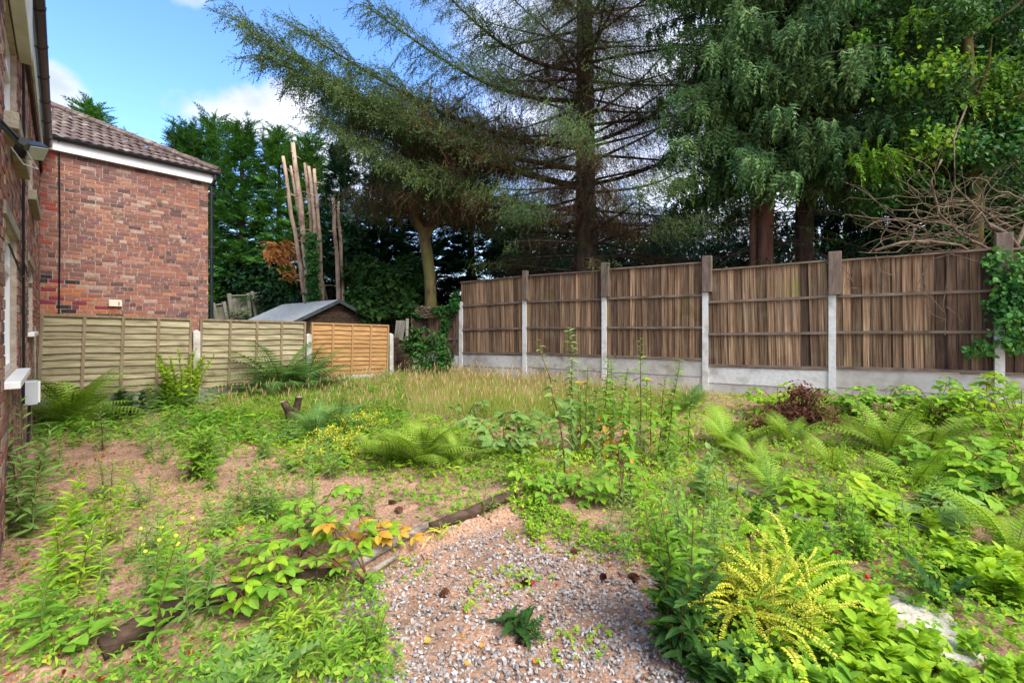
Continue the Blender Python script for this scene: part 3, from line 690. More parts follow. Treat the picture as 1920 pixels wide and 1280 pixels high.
for s in (-1, 1):
    sa = math.atan2(hz - ez, hw); lw = math.hypot(hw + .06, (hz - ez)*(hw + .06)/hw)
    o = obj('roof_felt', boxmesh('roof_felt', (Ln/2 + .1, lw/2, .014), [M_felt], bevel=.003), SH, (Ln/2 - .02, s*(hw + .06)/2, hz - (hz - ez)*(hw + .06)/hw/2 + .03), rot=(-s*sa, 0, 0))
    o = obj('barge_board', boxmesh('barge_board', (.012, lw/2 + .01, .045), [M_felttrim], bevel=.003), SH, (-.135, s*(hw + .06)/2, hz - (hz - ez)*(hw + .06)/hw/2 + .0), rot=(-s*sa, 0, 0))
# ================================================================ FAR FENCE on the left + far houses
ff = thing('weathered_board_fence', 'old grey vertical board fence behind the shed with two panels', 'fence', (0, 0, 0))
def ffpanel(px0, px1, Y0, Y1, t0, t1, b0):
    A_, B_ = P(px0, t0, Y0), P(px1, t1, Y1); n = 11; zb = zat(b0, (Y0 + Y1)/2)
    fr = Bulk(); dd = (B_ - A_); an = math.atan2(dd.y, dd.x); lw = math.hypot(dd.x, dd.y); sl_ = math.atan2(dd.z, lw); hh = A_.z - zb
    fr.box((lw/2, -.03, -.02), (lw/2, .03, .02)); fr.box((lw/2, -.03, -hh*.5), (lw/2, .015, .03)); fr.box((.03, -.05, -hh/2), (.05, .04, hh/2 + .05)); fr.box((lw - .03, -.05, -hh/2), (.05, .04, hh/2 + .05))
    pf = part('panel_frame', fr, M_oldwood, ff); pf.location = A_; pf.rotation_euler = (0, -sl_, an)
    mm = boxmesh('board', (lw/n/2*.97, .008, hh/2), [M_oldwood])
    for i in range(n): obj('board', mm, pf, (lw*(i + .5)/n, .01 + random.uniform(0, .006), -hh/2 - .02 + random.uniform(-.02, .0)), rot=(0, random.uniform(-.01, .01), random.uniform(-.05, .05)))
ffpanel(427, 466, 15.4, 15.9, 553, 552, 640); ffpanel(470, 527, 15.9, 16.6, 549, 544, 640); ffpanel(397, 421, 15.0, 15.3, 571, 568, 640)

M_render = surf('pale_render', [(.50, .48, .45), (.62, .60, .57)], 4, .9, .1)
M_pinktile = surf('pink_roof', [(.30, .17, .15), (.42, .26, .23), (.5, .33, .3)], 9, .9, .2)
M_bluew = surf('blue_grey_wall', [(.30, .42, .50), (.38, .50, .58)], 4, .7, .1)
def simple_house(label, c, hx, hy, wall_h, roof_h, rotz, wallm, roofm, wins=()):
    t = thing('house', label, 'house', c, rotz)
    b = Bulk(); b.box((0, 0, wall_h/2), (hx, hy, wall_h/2)); b.raw([(-hx, -hy, wall_h), (-hx, hy, wall_h), (-hx, 0, wall_h + roof_h*.97), (hx, -hy, wall_h), (hx, hy, wall_h), (hx, 0, wall_h + roof_h*.97)], [(0, 2, 1), (3, 4, 5)]); part('wall', b, wallm, t)
    b = Bulk(); e = .25; zz = wall_h - roof_h*e/hy
    for s in (-1, 1):
        b.raw([(-hx - e, s*(hy + e), zz), (hx + e, s*(hy + e), zz), (hx + e, 0, wall_h + roof_h), (-hx - e, 0, wall_h + roof_h), (-hx - e, s*(hy + e), zz + .12), (hx + e, s*(hy + e), zz + .12), (hx + e, 0, wall_h + roof_h + .12), (-hx - e, 0, wall_h + roof_h + .12)],
              [(0,2,1),(0,3,2),(4,5,6),(4,6,7),(0,1,5),(0,5,4),(1,2,6),(1,6,5),(3,7,6),(3,6,2),(0,4,7),(0,7,3)])
    part('roof', b, roofm, t)
    for (x, z, w, h) in wins:
        b = Bulk(); b.box((x, -hy - .02, z), (w, .03, h)); fr = part('window', b, M_upvc, t); b = Bulk(); b.box((x, -hy - .045, z), (w - .08, .01, h - .08)); part('pane', b, M_glass, fr)
    return t
simple_house('distant house with pinkish tiled roof seen low through the spruce branches', (13.8, 33, 0), 3.6, 3.5, 3.6, 2.5, R(8), M_render, M_pinktile, [(-2, 3.2, .6, .6), (1.5, 3.2, .6, .6)])
simple_house('pale blue outbuilding gable behind the fence beside the dark conifer trunk', (14.6, 21.5, 0), .9, 1.2, 4.0, 1.0, R(78), M_bluew, M_felttrim, [(0, 3.5, .5, .4)])
# ================================================================ FOLIAGE TEMPLATES (grow along +Y, face +Z, unit length)
def T_blade(n=2, w=.08, curl=.3):
    V = [(-w/2, 0, 0), (w/2, 0, 0)]; T = []
    for i in range(1, n + 1):
        t = i/n; z = -curl*t*t
        if i < n: V += [(-w/2*(1 - t*.6), t, z), (w/2*(1 - t*.6), t, z)]; a = (i - 1)*2; T += [(a, a + 1, a + 3), (a, a + 3, a + 2)]
        else: V += [(0, t, z)]; a = (i - 1)*2; T += [(a, a + 1, a + 2)]
    return (np.array(V, float), np.array(T), np.zeros(len(T), int))
def T_leaf(w=.5, n=4, fold=.25, curl=.25, serr=0, shape=.8, petiole=0):
    """midrib-folded leaf with optional toothed edge"""
    mid, Lf, Rt = [], [], []
    for i in range(n + 1):
        t = i/n; ww = w/2*(math.sin(math.pi*min(1, t**shape)))**.8 if 0 < i < n else 0
        if serr and 0 < i < n: ww *= 1 + (serr if i % 2 else -serr)
        z = -curl*t*t; y = petiole + t*(1 - petiole)
        mid.append((0, y, z)); Lf.append((-ww, y + .02, z + fold*ww)); Rt.append((ww, y + .02, z + fold*ww))
    V = mid + Lf[1:n] + Rt[1:n]; T = []; l0, r0 = n + 1, n + 1 + n - 1
    T += [(0, 1, l0), (0, r0, 1)]
    for i in range(1, n - 1): T += [(i, i + 1, l0 + i), (i, l0 + i, l0 + i - 1), (i, r0 + i, i + 1), (i, r0 + i - 1, r0 + i)]
    T += [(n - 1, n, l0 + n - 2), (n - 1, r0 + n - 2, n)]
    if petiole:
        k = len(V); V += [(-.012, 0, 0), (.012, 0, 0), (0, petiole*1.02, 0)]; T += [(k, k + 1, k + 2)]
    return (np.array(V, float), np.array(T), np.zeros(len(T), int))
def join(*items):
    b = Bulk()
    for tpl, A, O, m in items: b.put(tpl, A, O, m)
    return b.tpl()
def rnd_dirs(D, spread, r=rng):
    D = np.asarray(D, float); J = D + r.normal(0, spread, D.shape); return J/(np.linalg.norm(J, axis=1)[:, None] + 1e-9)
def T_spray(npair=6, sub=2, w=.05, droop=.25, length=.42, seed=0, stem=True, flat=.1):
    """feathery conifer frond: axis, paired side twigs, scale-leaf tips"""
    r = np.random.default_rng(seed); b = Bulk(); bl = T_blade(1, 1, 0)
    ax = lambda t: np.array([0, t, -droop*t*t])
    if stem: b.raw([ax(0) + (-.012, 0, 0), ax(0) + (.012, 0, 0), ax(.5) + (.01, 0, 0), ax(.5) + (-.01, 0, 0), ax(1)], [(0, 1, 2), (0, 2, 3), (3, 2, 4)], 0)
    for i in range(npair):
        t = .12 + .85*i/npair; L = length*(1 - t*.72)*r.uniform(.8, 1.15)
        for s in (-1, 1):
            a = R(r.uniform(38, 58)); d = np.array([s*math.sin(a), math.cos(a), -droop*1.2*t + r.normal(0, flat)]); d /= np.linalg.norm(d)
            o = ax(t); A = frames([d], (0, 0, 1), 1.0, np.array([r.uniform(-.5, .5)])); A = A*np.array([w, L, 1])[None, None, :]
            b.put(bl, A, [o], 0)
            for q in range(sub):
                u = .3 + .5*q/max(1, sub - .5) ; o2 = o + d*L*u
                for s2 in (-1, 1):
                    a2 = R(45)*s2; d2 = np.array([d[0]*math.cos(a2) + d[1]*math.sin(a2), -d[0]*math.sin(a2) + d[1]*math.cos(a2), d[2] + r.normal(0, .15)])
                    A = frames([d2], (0, 0, 1), 1.0, np.array([r.uniform(-.6, .6)]))*np.array([w*.8, L*.42*(1.1 - u), 1])[None, None, :]
                    b.put(bl, A, [o2], 0)
    A = frames([(0, 1, -droop*1.6)], (0, 0, 1), 1.0)*np.array([w, .22, 1])[None, None, :]; b.put(bl, A, [ax(.9)], 0)
    return b.tpl()
def T_needletwig(n=12, seed=0, L=.13, w=.03, droop=.1):
    r = np.random.default_rng(seed); b = Bulk(); bl = T_blade(1, 1, 0)
    b.raw([(-.012, 0, 0), (.012, 0, 0), (0, 1, -droop)], [(0, 1, 2)], 0)
    for i in range(n):
        t = (i + r.random())/n; a = r.uniform(0, 6.28); d = np.array([math.cos(a), 1.1, math.sin(a)]); d /= np.linalg.norm(d)
        b.put(bl, frames([d], (0, 0, 1), 1.0, np.array([a]))*np.array([w, L*r.uniform(.7, 1.2), 1])[None, None, :], [(0, t, -droop*t*t)], 0)
    return b.tpl()
SPR = [T_spray(6, 1, .085, .25, .46, s) for s in range(4)]
SPRD = [T_spray(6, 1, .10, .9, .40, s, flat=.25) for s in range(10, 14)]       # drooping cypress
NTW = [T_needletwig(8, s, .17, .062) for s in range(3)]
NTWB = [T_needletwig(4, s, .2, .028, .25) for s in range(3, 6)]
LEAF8 = T_leaf(.62, 3, .25, .2); LEAFIVY = T_leaf(.85, 3, .2, .25, shape=.55)

def trunk_tube(b, base, top, r0, r1, wob=.0, seed=0, n=12, k=18, flare=1.35, m=0):
    r = np.random.default_rng(seed); base, top = np.array(base, float), np.array(top, float)
    t = np.linspace(0, 1, k); pts = base + (top - base)*t[:, None]
    for ax in (0, 1): pts[:, ax] += wob*np.sin(t*r.uniform(3, 6) + r.uniform(0, 6))*t*(1.2 - t)*2
    rad = r0 + (r1 - r0)*t; rad[0] *= flare; rad[1] *= 1 + (flare - 1)*.35
    rad = rad*(1 + r.normal(0, .03, k)); b.tube(pts, rad, n, m); return pts
def conifer(b_wood, b_leaf, b_in, axis, z0, z1, nbr, Lfun, elev, sag, tpls, size, dens, leaf_from=.35, inner=None, side_spread=1.0, droop_dir=-.2,
            azr=None, rbr=.03, seed=0, mleaf=0, roll=.5, hang=0, twig_n=5, up=0, jit=.25, keep=None, fuzz=.16):
    """branches radiating from the axis polyline; sprays along both sides of each branch"""
    r = np.random.default_rng(seed); axis = np.asarray(axis); D, O, S, IN = [], [], [], []
    for i in range(nbr):
        f = (i + r.random())/nbr; z = z0 + (z1 - z0)*f
        c = np.array([np.interp(z, axis[:, 2], axis[:, 0]), np.interp(z, axis[:, 2], axis[:, 1]), z])
        az = i*2.399963 + r.normal(0, .3)
        if azr is not None: az = azr[0] + (azr[1] - azr[0])*((i*.618034 + r.random()*.2) % 1)
        L = Lfun(f)*r.uniform(.78, 1.15); e = R(elev[0] + (elev[1] - elev[0])*f + r.normal(0, 6))
        if keep is not None and not keep(c, az, L, r): continue
        h = np.array([math.cos(az), math.sin(az), 0]); k = 8; s = np.linspace(0, 1, k)
        pts = c + h*(L*s*math.cos(e))[:, None]*1.0
        pts[:, 2] += L*s*math.sin(e) - sag*L*s**2 + up*L*s**3.2; bend = r.normal(0, .06)*L
        perp = np.array([-h[1], h[0], 0]); pts += perp*(bend*np.sin(s*3))[:, None]
        if b_wood is not None: b_wood.tube(pts, rbr*(L**.7)*(1 - .86*s) + .004, twig_n, 0, cap=False)
        K = max(2, int(L*dens)); sp = 1 - (1 - leaf_from)*r.random(K)**1.15
        if inner is not None: sp = leaf_from + (1 - leaf_from)*r.random(K)
        for q in sp:
            j = q*(k - 1); a = int(min(j, k - 2)); p = pts[a] + (pts[a + 1] - pts[a])*(j - a); t = pts[a + 1] - pts[a]; t = t/(np.linalg.norm(t) + 1e-9)
            sg = r.choice([-1, 1]); d = t*r.uniform(.4, 1) + perp*sg*side_spread*r.uniform(.3, 1) + np.array([0, 0, droop_dir - hang*r.random()]) + r.normal(0, jit, 3)*.6
            off = r.normal(0, 1, 3)*np.array([fuzz, fuzz, fuzz*.5])*size
            IN.append(q < (inner or -1)); D.append(d); O.append(p + off); S.append(size*r.uniform(.7, 1.3)*(1.12 - .35*q))
    D, O, S, IN = np.array(D), np.array(O), np.array(S), np.array(IN)
    if len(D) == 0: return
    A = frames(D, (0, 0, 1), S, r.normal(0, roll, len(D)))
    ch = r.integers(0, len(tpls), len(D))
    for c_, tp_ in enumerate(tpls):
        m_ = (ch == c_) & ~IN; b_leaf.put(tp_, A[m_], O[m_], mleaf)
    if b_in is not None and IN.any():
        m_ = IN; b_in.put(NTWB[seed % 3], A[m_], O[m_], 0)
def tree(name, label, cat, base, group=None): return thing(name, label, cat, tuple(base), 0, group)
def tpart(nm, b, mats, t, smooth=False):
    if not b.V: return
    V, T, M = b.tpl(); V = V - np.array(t.location)
    return obj(nm, mesh_np(nm, V, T, M, mats if isinstance(mats, list) else [mats], smooth), t)
def gz(x, y): return float(th(x, y))
def ax_line(base, top, k=12):
    t = np.linspace(0, 1, k)[:, None]; return np.array(base) + (np.array(top) - np.array(base))*t

# ---- big spruce in the middle (trunk behind the fence)
def big_spruce():
    x, y = 1.93, 12.1; z = gz(x, y); t = tree('spruce_tree', 'tall spruce with thick dark trunk and sparse drooping branches behind the fence', 'tree', (x, y, z))
    w = Bulk(); pts = trunk_tube(w, (x, y, z - .3), (x + .02, y, 15.5), .345, .12, .05, 3, 16, 26, 1.15)
    r = random.Random(5)
    tpart('trunk', w, M_bark, t, True)
    bw, bl, bi = Bulk(), Bulk(), Bulk()
    # bare lower limbs
    conifer(bw, bl, bi, pts, 1.6, 4.2, 26, lambda f: 2.4 + .8*f, (-4, 2), .10, NTW, .32, 40, .35, .85, .9, -.5, rbr=.022, seed=2, hang=.6, fuzz=.5)
    # middle and upper limbs, long, sagging then lifting
    conifer(bw, bl, bi, pts, 4.0, 8.6, 50, lambda f: 3.7 - .3*f, (-4, 16), .20, NTW, .38, 135, .12, .62, 1.0, -.45, rbr=.017, seed=4, hang=.9, up=.22, fuzz=.6)
    conifer(bw, bl, bi, pts, 8.4, 14.5, 62, lambda f: 3.7 - 2.0*f, (8, 24), .16, NTW, .38, 140, .12, .55, 1.0, -.4, rbr=.016, seed=6, hang=.7, up=.15, fuzz=.6)
    # the great limb sweeping up to the left and towards the garden
    def limb(P0, P1, sag, dens, seed, rad, gfrom=.55, size=.36, side=.9, hang=1.1):
        q = np.random.default_rng(seed); s = np.linspace(0, 1, 16)[:, None]; A0, A1 = np.array(P0), np.array(P1)
        c = A0 + (A1 - A0)*s; c[:, 2] -= sag*np.sin(np.pi*s[:, 0]); c[:, 1] += .15*np.sin(s[:, 0]*5)
        bw.tube(c, rad*(1 - .85*s[:, 0]) + .008, 7)
        d = (A1 - A0)/np.linalg.norm(A1 - A0); L = np.linalg.norm(A1 - A0); perp = np.cross(d, (0, 0, 1)); perp /= np.linalg.norm(perp)
        K = int(L*dens/9)                                          # side branches with hanging twigs
        for i in range(K):
            f = .06 + .94*(i + q.random())/K; p = np.array([np.interp(f, s[:, 0], c[:, a]) for a in range(3)]); sg = 1 if i % 2 else -1
            l = (.95 - .45*abs(f - .45)*1.6)*q.uniform(.7, 1.35)*side*1.3; sd2 = d*.75 + perp*sg*q.uniform(.5, 1.1) + np.array([0, 0, q.uniform(-.25, .5)]); sd2 /= np.linalg.norm(sd2)
            ss = np.linspace(0, 1, 5)[:, None]; pp = p + sd2*l*ss; pp[:, 2] += .10*l*np.sin(ss[:, 0]*3) - .28*l*ss[:, 0]**2
            bw.tube(pp, .012*(1 - .7*ss[:, 0]), 4, cap=False)
            n = int(38*l); u = q.random(n); O = p + sd2*l*u[:, None]; O[:, 2] += -.28*l*u**2 + .05; dr = sd2*.8 + q.normal(0, .5, (n, 3)); dr[:, 2] -= hang*q.random(n)
            A = frames(dr, (0, 0, 1), size*q.uniform(.6, 1.15, n)); gr = q.random(n) < (1.0 if f > gfrom else .18 + .5*f)
            for c_ in range(3):
                mm = gr & (np.arange(n) % 3 == c_); bl.put(NTW[c_], A[mm], O[mm], 0)
            bi.put(NTWB[seed % 3], A[~gr], O[~gr], 0)
    limb((1.8, 12.05, 5.1), P(474, 66, 10.2), .45, 105, 1, .085, .5, .38, 1.1)
    limb((1.8, 12.1, 5.6), P(515, 120, 10.4), .35, 100, 2, .07, .5, .38, 1.0)
    limb((1.8, 12.2, 6.2), P(560, 60, 10.8), .5, 95, 3, .07, .5, .36, .95)
    limb((1.8, 12.0, 4.5), P(610, 230, 10.8), .5, 95, 8, .06, .45, .36, 1.0)
    limb((1.8, 12.0, 4.0), P(700, 300, 11.3), .2, 70, 9, .05, .55, .34, .8)
    limb((1.8, 12.1, 7.4), P(690, 20, 10.9), .5, 90, 4, .06, .4, .34)
    limb((1.8, 12.1, 8.2), P(780, -60, 11.2), .5, 80, 5, .05, .4)
    limb((2.05, 12.1, 6.3), P(1420, 30, 11), .5, 60, 6, .05, .7)
    limb((2.05, 12.1, 5.2), P(1440, 160, 11.2), .45, 50, 7, .05, .75)
    # green tufts close to the trunk
    q = np.random.default_rng(9); n = 160; zz = q.uniform(4.6, 9.8, n); a = q.uniform(-2.9, -.2, n); O = np.stack([x + .36*np.cos(a), y + .36*np.sin(a), zz], 1)
    bl.put(NTW[0], frames(np.stack([np.cos(a), np.sin(a), q.normal(-.2, .4, n)], 1), (0, 0, 1), q.uniform(.25, .5, n)), O, 0)
    tpart('limbs', bw, M_bark, t, True); tpart('crown', bl, LF_spr, t); o = tpart('bare_twigs', bi, LF_sprb, t)
big_spruce()

# ---- smaller forked tree with brown hanging tufts left of the spruce
def forked_tree():
    y = 12.6; b0 = P(806, 580, y); t = tree('forked_tree', 'forked mossy tree with brown hanging tufts above the fence corner', 'tree', (b0.x, y, gz(b0.x, y)))
    w = Bulk(); pt = lambda px, py, yy=y: tuple(P(px, py, yy))
    w.tube([(b0.x + .02, y, .1), pt(808, 575), pt(806, 520), pt(800, 470), pt(793, 435)], [.20, .165, .155, .16, .15], 12)
    w.tube([pt(794, 445), pt(778, 400, y - .1), pt(782, 350, y - .1), pt(771, 300, y), pt(756, 250, y), pt(735, 195)], [.12, .09, .075, .065, .05, .03], 9)
    w.tube([pt(796, 445), pt(806, 400, y + .1), pt(798, 345, y), pt(802, 290, y + .1), pt(797, 235), pt(810, 150)], [.11, .09, .07, .06, .045, .02], 9)
    w.tube([pt(798, 455), pt(822, 405, y + .2), pt(838, 360, y + .2), pt(862, 310)], [.08, .06, .05, .02], 8)
    tpart('trunk', w, M_barkmoss, t, True)
    bw, bl, bi = Bulk(), Bulk(), Bulk(); q = np.random.default_rng(11)
    clus = [(690, 375, .9, .35, .4), (740, 370, .8, .3, .2), (790, 380, .8, .3, .06), (850, 385, .9, .35, .08), (900, 390, .6, .3, .05), (760, 345, .9, .3, .3),
            (700, 250, 1.0, .6, .45), (760, 260, 1.0, .6, .2), (830, 270, 1.0, .6, .06), (880, 280, .9, .6, .1), (660, 230, .9, .6, .7), (730, 200, 1.1, .5, .4), (800, 200, 1.1, .5, .2), (870, 215, 1., .5, .3), (640, 180, .8, .5, .9), (850, 330, .6, .3, .1),
            (930, 290, .8, .6, .25), (950, 240, .8, .5, .3)]
    for (px, py, rw, rh, gr) in clus:
        n = 520; c = np.array(P(px, py, y - .3)); O = c + q.normal(0, 1, (n, 3))*np.array([rw*.45, .5, rh*.5])
        D = q.normal(0, .45, (n, 3)) + np.array([0, 0, -1.0]); g_ = q.random(n) < gr; A = frames(D, (0, 1, 0), q.uniform(.22, .6, n))
        bl.put(NTW[1], A[g_], O[g_]); bi.put(NTWB[1], A[~g_], O[~g_])
        p0 = np.array(pt(792, min(430, py + 60)));
        for _ in range(7):
            e = c + q.normal(0, .35, 3)*np.array([rw, .6, .5]); m_ = (p0 + e)/2 + np.array([0, 0, .25]); bw.tube([p0, m_, e, e + np.array([0, 0, -.3])], [.03, .022, .012, .005], 5, cap=False)
    tpart('limbs', bw, M_twigdk, t); tpart('crown', bl, LF_spr, t); tpart('bare_twigs', bi, LF_sprb, t)
forked_tree()

# ---- leyland conifers at the back left, each a thing
LEYC = {}
def proto_crown(kind, var, build):
    """crown and trunk geometry built once at the origin and shared by alike trees"""
    key = (kind, var)
    if key not in LEYC:
        w, bl = Bulk(), Bulk(); build(w, bl, var); LEYC[key] = (w.mesh('trunk', [M_twigdk]), bl.mesh('crown', [LF_ley]))
    return LEYC[key]
def set_mat(o, m): o.material_slots[0].link = 'OBJECT'; o.material_slots[0].material = m
def build_ley(w, bl, seed):
    R0, H, R1 = 1.6, 9.0, .25; pts = trunk_tube(w, (0, 0, -.2), (0, 0, H - .4), .2, .03, .08, seed, 8, 14)
    conifer(w, bl, None, pts, .4, H - .5, 185, lambda f: R0*(1 - .1*f)*(1 - max(0, f - .35)/.65*(1 - R1)), (-8, 52), .12, SPR, .52, 14, .25, None, .8, .0, rbr=.012, seed=seed, roll=.6, twig_n=4, up=.12, jit=.3)
    q = np.random.default_rng(seed + 50)
    for k in range(8):
        a = q.uniform(0, 6.28); rr = R0*R1*q.uniform(0, 2.4); p0 = np.array([rr*math.cos(a), rr*math.sin(a), H - 1.3 - rr*.6]); p1 = p0 + np.array([q.normal(0, .18), q.normal(0, .1), q.uniform(.8, 1.6)])
        w.tube([p0, (p0 + p1)/2, p1], [.02, .014, .004], 4); n = 44; u = q.random(n); O = p0 + (p1 - p0)*u[:, None]; D = q.normal(0, .7, (n, 3)); D[:, 2] = .65 + .5*u
        bl.put(SPR[k % 4], frames(D, (0, 0, 1), .44*(.95 - .6*u)), O)
def leyland(px, pytop, Y, R0, label, mat=LF_ley, seed=0, name='leyland_cypress', group='conifers along the back', **kw):
    top = P(px, pytop, Y); z = gz(top.x, Y); t = tree(name, label, 'tree', (top.x, Y, z), group); t.rotation_euler = (0, 0, seed*1.9)
    tm, cm = proto_crown('ley', seed % 3, build_ley); sc = (R0/1.6, R0/1.6, (top.z - z)/9.0)
    obj('trunk', tm, t, scale=sc); o = obj('crown', cm, t, scale=sc); set_mat(o, mat); return t
leyland(300, 285, 17.5, 1.3, 'bright green conifer at the far left end of the back row, nearest the brick wing', seed=1, nbr=150)
leyland(345, 222, 17.5, 1.6, 'second tall bright green conifer rising behind the black downpipe', seed=2)
leyland(400, 205, 18, 1.5, 'tall bright green conifer between the brick wing and the bare poles', seed=3)
leyland(455, 222, 17.2, 1.7, 'broad bright green conifer left of the bare poles', seed=4)
leyland(520, 232, 17.6, 1.6, 'bright green conifer directly behind the bare poles', seed=5)
leyland(580, 240, 17.4, 1.5, 'green conifer just right of the bare poles', seed=6)
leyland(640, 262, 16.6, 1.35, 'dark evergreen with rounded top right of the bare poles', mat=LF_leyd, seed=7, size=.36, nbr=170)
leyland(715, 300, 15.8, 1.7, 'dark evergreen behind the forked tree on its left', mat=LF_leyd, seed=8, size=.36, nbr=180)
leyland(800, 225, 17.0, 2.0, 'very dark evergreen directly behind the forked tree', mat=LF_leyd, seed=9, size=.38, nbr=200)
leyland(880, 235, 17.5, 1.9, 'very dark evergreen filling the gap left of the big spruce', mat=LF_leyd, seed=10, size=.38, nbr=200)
leyland(168, 182, 25, 2.6, 'lone treetop showing above the pantile roof', mat=LF_ley, seed=11, nbr=170, size=.62, z0=4, dens=20, group='trees beyond the houses')
leyland(235, 245, 27, 2.3, 'low green treetop just right of the treetop above the roof', mat=LF_ley, seed=12, nbr=150, size=.6, z0=3, dens=18, group='trees beyond the houses')
def build_darkc(w, bl, seed):
    pts = trunk_tube(w, (0, 0, -.2), (0, 0, 5.0), .09, .02, .05, seed, 7, 12)
    conifer(w, bl, None, pts, 1.1, 4.9, 110, lambda f: 1.8*(1.35 - f*.95), (-6, 16), .16, NTW, .34, 34, .2, None, 1.0, -.3, rbr=.012, seed=30 + seed, hang=.5)
# low dark conifers behind the fence, seen under the spruce
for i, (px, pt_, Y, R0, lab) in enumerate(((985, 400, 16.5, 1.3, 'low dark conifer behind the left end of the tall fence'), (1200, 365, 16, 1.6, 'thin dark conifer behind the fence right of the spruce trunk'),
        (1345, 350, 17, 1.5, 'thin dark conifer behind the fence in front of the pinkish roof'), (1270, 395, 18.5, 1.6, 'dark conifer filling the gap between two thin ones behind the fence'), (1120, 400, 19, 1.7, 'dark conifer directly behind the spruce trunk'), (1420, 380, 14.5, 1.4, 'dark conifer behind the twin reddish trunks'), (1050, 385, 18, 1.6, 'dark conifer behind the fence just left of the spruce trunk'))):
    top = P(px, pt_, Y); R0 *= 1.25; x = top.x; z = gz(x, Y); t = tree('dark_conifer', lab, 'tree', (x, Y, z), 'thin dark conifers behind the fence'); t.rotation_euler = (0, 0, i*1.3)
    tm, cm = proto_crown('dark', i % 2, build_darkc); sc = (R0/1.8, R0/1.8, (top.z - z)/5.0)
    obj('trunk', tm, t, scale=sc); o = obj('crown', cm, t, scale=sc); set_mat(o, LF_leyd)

# ---- topped conifer stems (bare pale poles)
def poles(label, base, items, r_, seed, ivy=True):
    t = tree('topped_conifer', label, 'tree', (base[0], base[1], gz(base[0], base[1])), 'topped conifers behind the shed'); q = np.random.default_rng(seed)
    for (px0, px1, py1, Y, r0) in items:
        a, b_ = np.array(P(px0, 570, Y)), np.array(P(px1, py1, Y)); base_ = a + (a - b_)*.35*(a[2] - .2)/max(.3, (b_[2] - a[2]))*1.5
        base_[2] = gz(a[0], Y) - .1; b = Bulk(); k = 12; s = np.linspace(0, 1, k)[:, None]; pts = base_ + (b_ - base_)*s + q.normal(0, .012, (k, 3)); pts[:, 0] += .10*np.sin(s[:, 0]*3.1)*(1 if px1 < px0 else -1)*.6
        b.tube(pts, (r0*1.02*(1 - .42*s[:, 0]))*(1 + q.normal(0, .03, k)), 10)
        for _ in range(26):                                        # knots and snags
            f = q.uniform(.15, .98); p = base_ + (b_ - base_)*f; d = np.array([q.normal(), q.normal(), q.normal(0, .3)]); d /= np.linalg.norm(d); l = q.choice([.10, .12, .2, .55], p=[.5, .3, .14, .06])*1.2
            b.tube([p, p + d*l*.6, p + d*l + np.array([0, 0, -.08*l])], [.022, .014, .006], 5, cap=False)
        tpart('stem', b, M_barkpale, t, True)
    return t
tp1 = poles('cluster of six tall bare pale topped stems behind the shed', (-6.2, 15, 0), [(578, 529, 294, 14.2, .082), (582, 549, 268, 14.1, .105), (596, 571, 306, 14.4, .07), (600, 579, 312, 14.2, .08), (604, 590, 318, 14.3, .075), (588, 545, 312, 14.5, .06)], .1, 1)
poles('pair of shorter bare pale topped stems right of the tall cluster', (-5.6, 15, 0), [(634, 624, 372, 13.9, .08), (641, 634, 378, 14.0, .065)], .1, 2)
b = Bulk(); b.tube([P(612, 580, 14.8), P(606, 540, 14.8), P(600, 480, 14.9), P(594, 430, 15)], [.045, .035, .03, .02], 7); b.tube([P(618, 580, 14.8), P(604, 520, 14.7), P(592, 440, 14.8)], [.03, .025, .015], 7); tpart('thin_stem', b, M_barkpale, tp1, True)
# ivy climbing one pole
def leafcloud(b, n, c, s, size, tpl, q, m=0, up=(0, -.6, .5), spread=.6):
    O = np.array(c) + q.normal(0, 1, (n, 3))*np.array(s); D = q.normal(0, spread, (n, 3)) + np.array([0, -.1, -.5]); A = frames(D, np.array(up) + q.normal(0, .3, (n, 3)), size*q.uniform(.6, 1.3, n)); b.put(tpl, A, O, m)
q = np.random.default_rng(21); b = Bulk()
for py in range(440, 590, 8): leafcloud(b, 55, P(584 + (py - 440)*.03, py, 13.95), (.10, .06, .07), .10, LEAFIVY, q)
b.V = [v - 0 for v in b.V]
ob = b.mesh('climbing_ivy', [LF_ivy]); tag(obj('climbing_ivy', ob), 'ivy climbing the bare poles behind the shed', 'ivy')
# dead orange branch
b = Bulk(); q = np.random.default_rng(22); 
for _ in range(150):
    p = np.array(P(q.uniform(497, 550), q.uniform(452, 490), 15.2)); b.put(SPR[_ % 4], frames([(q.normal(.6, .4), -.3, q.normal(-.2, .25))], (0, 0, 1), .42*q.uniform(.6, 1)), [p])
for _ in range(30):
    p = np.array(P(q.uniform(520, 552), q.uniform(500, 525), 15.2)); b.put(SPR[_ % 4], frames([(q.normal(.6, .4), -.3, q.normal(-.2, .25))], (0, 0, 1), .3), [p])
b.tube([P(545, 500, 15.3), P(520, 470, 15.2), P(500, 455, 15.2)], [.03, .02, .01], 5)
tag(obj('dead_branch', b.mesh('dead_branch', [LF_dead])), 'dead orange conifer branch left of the bare poles', 'branch')

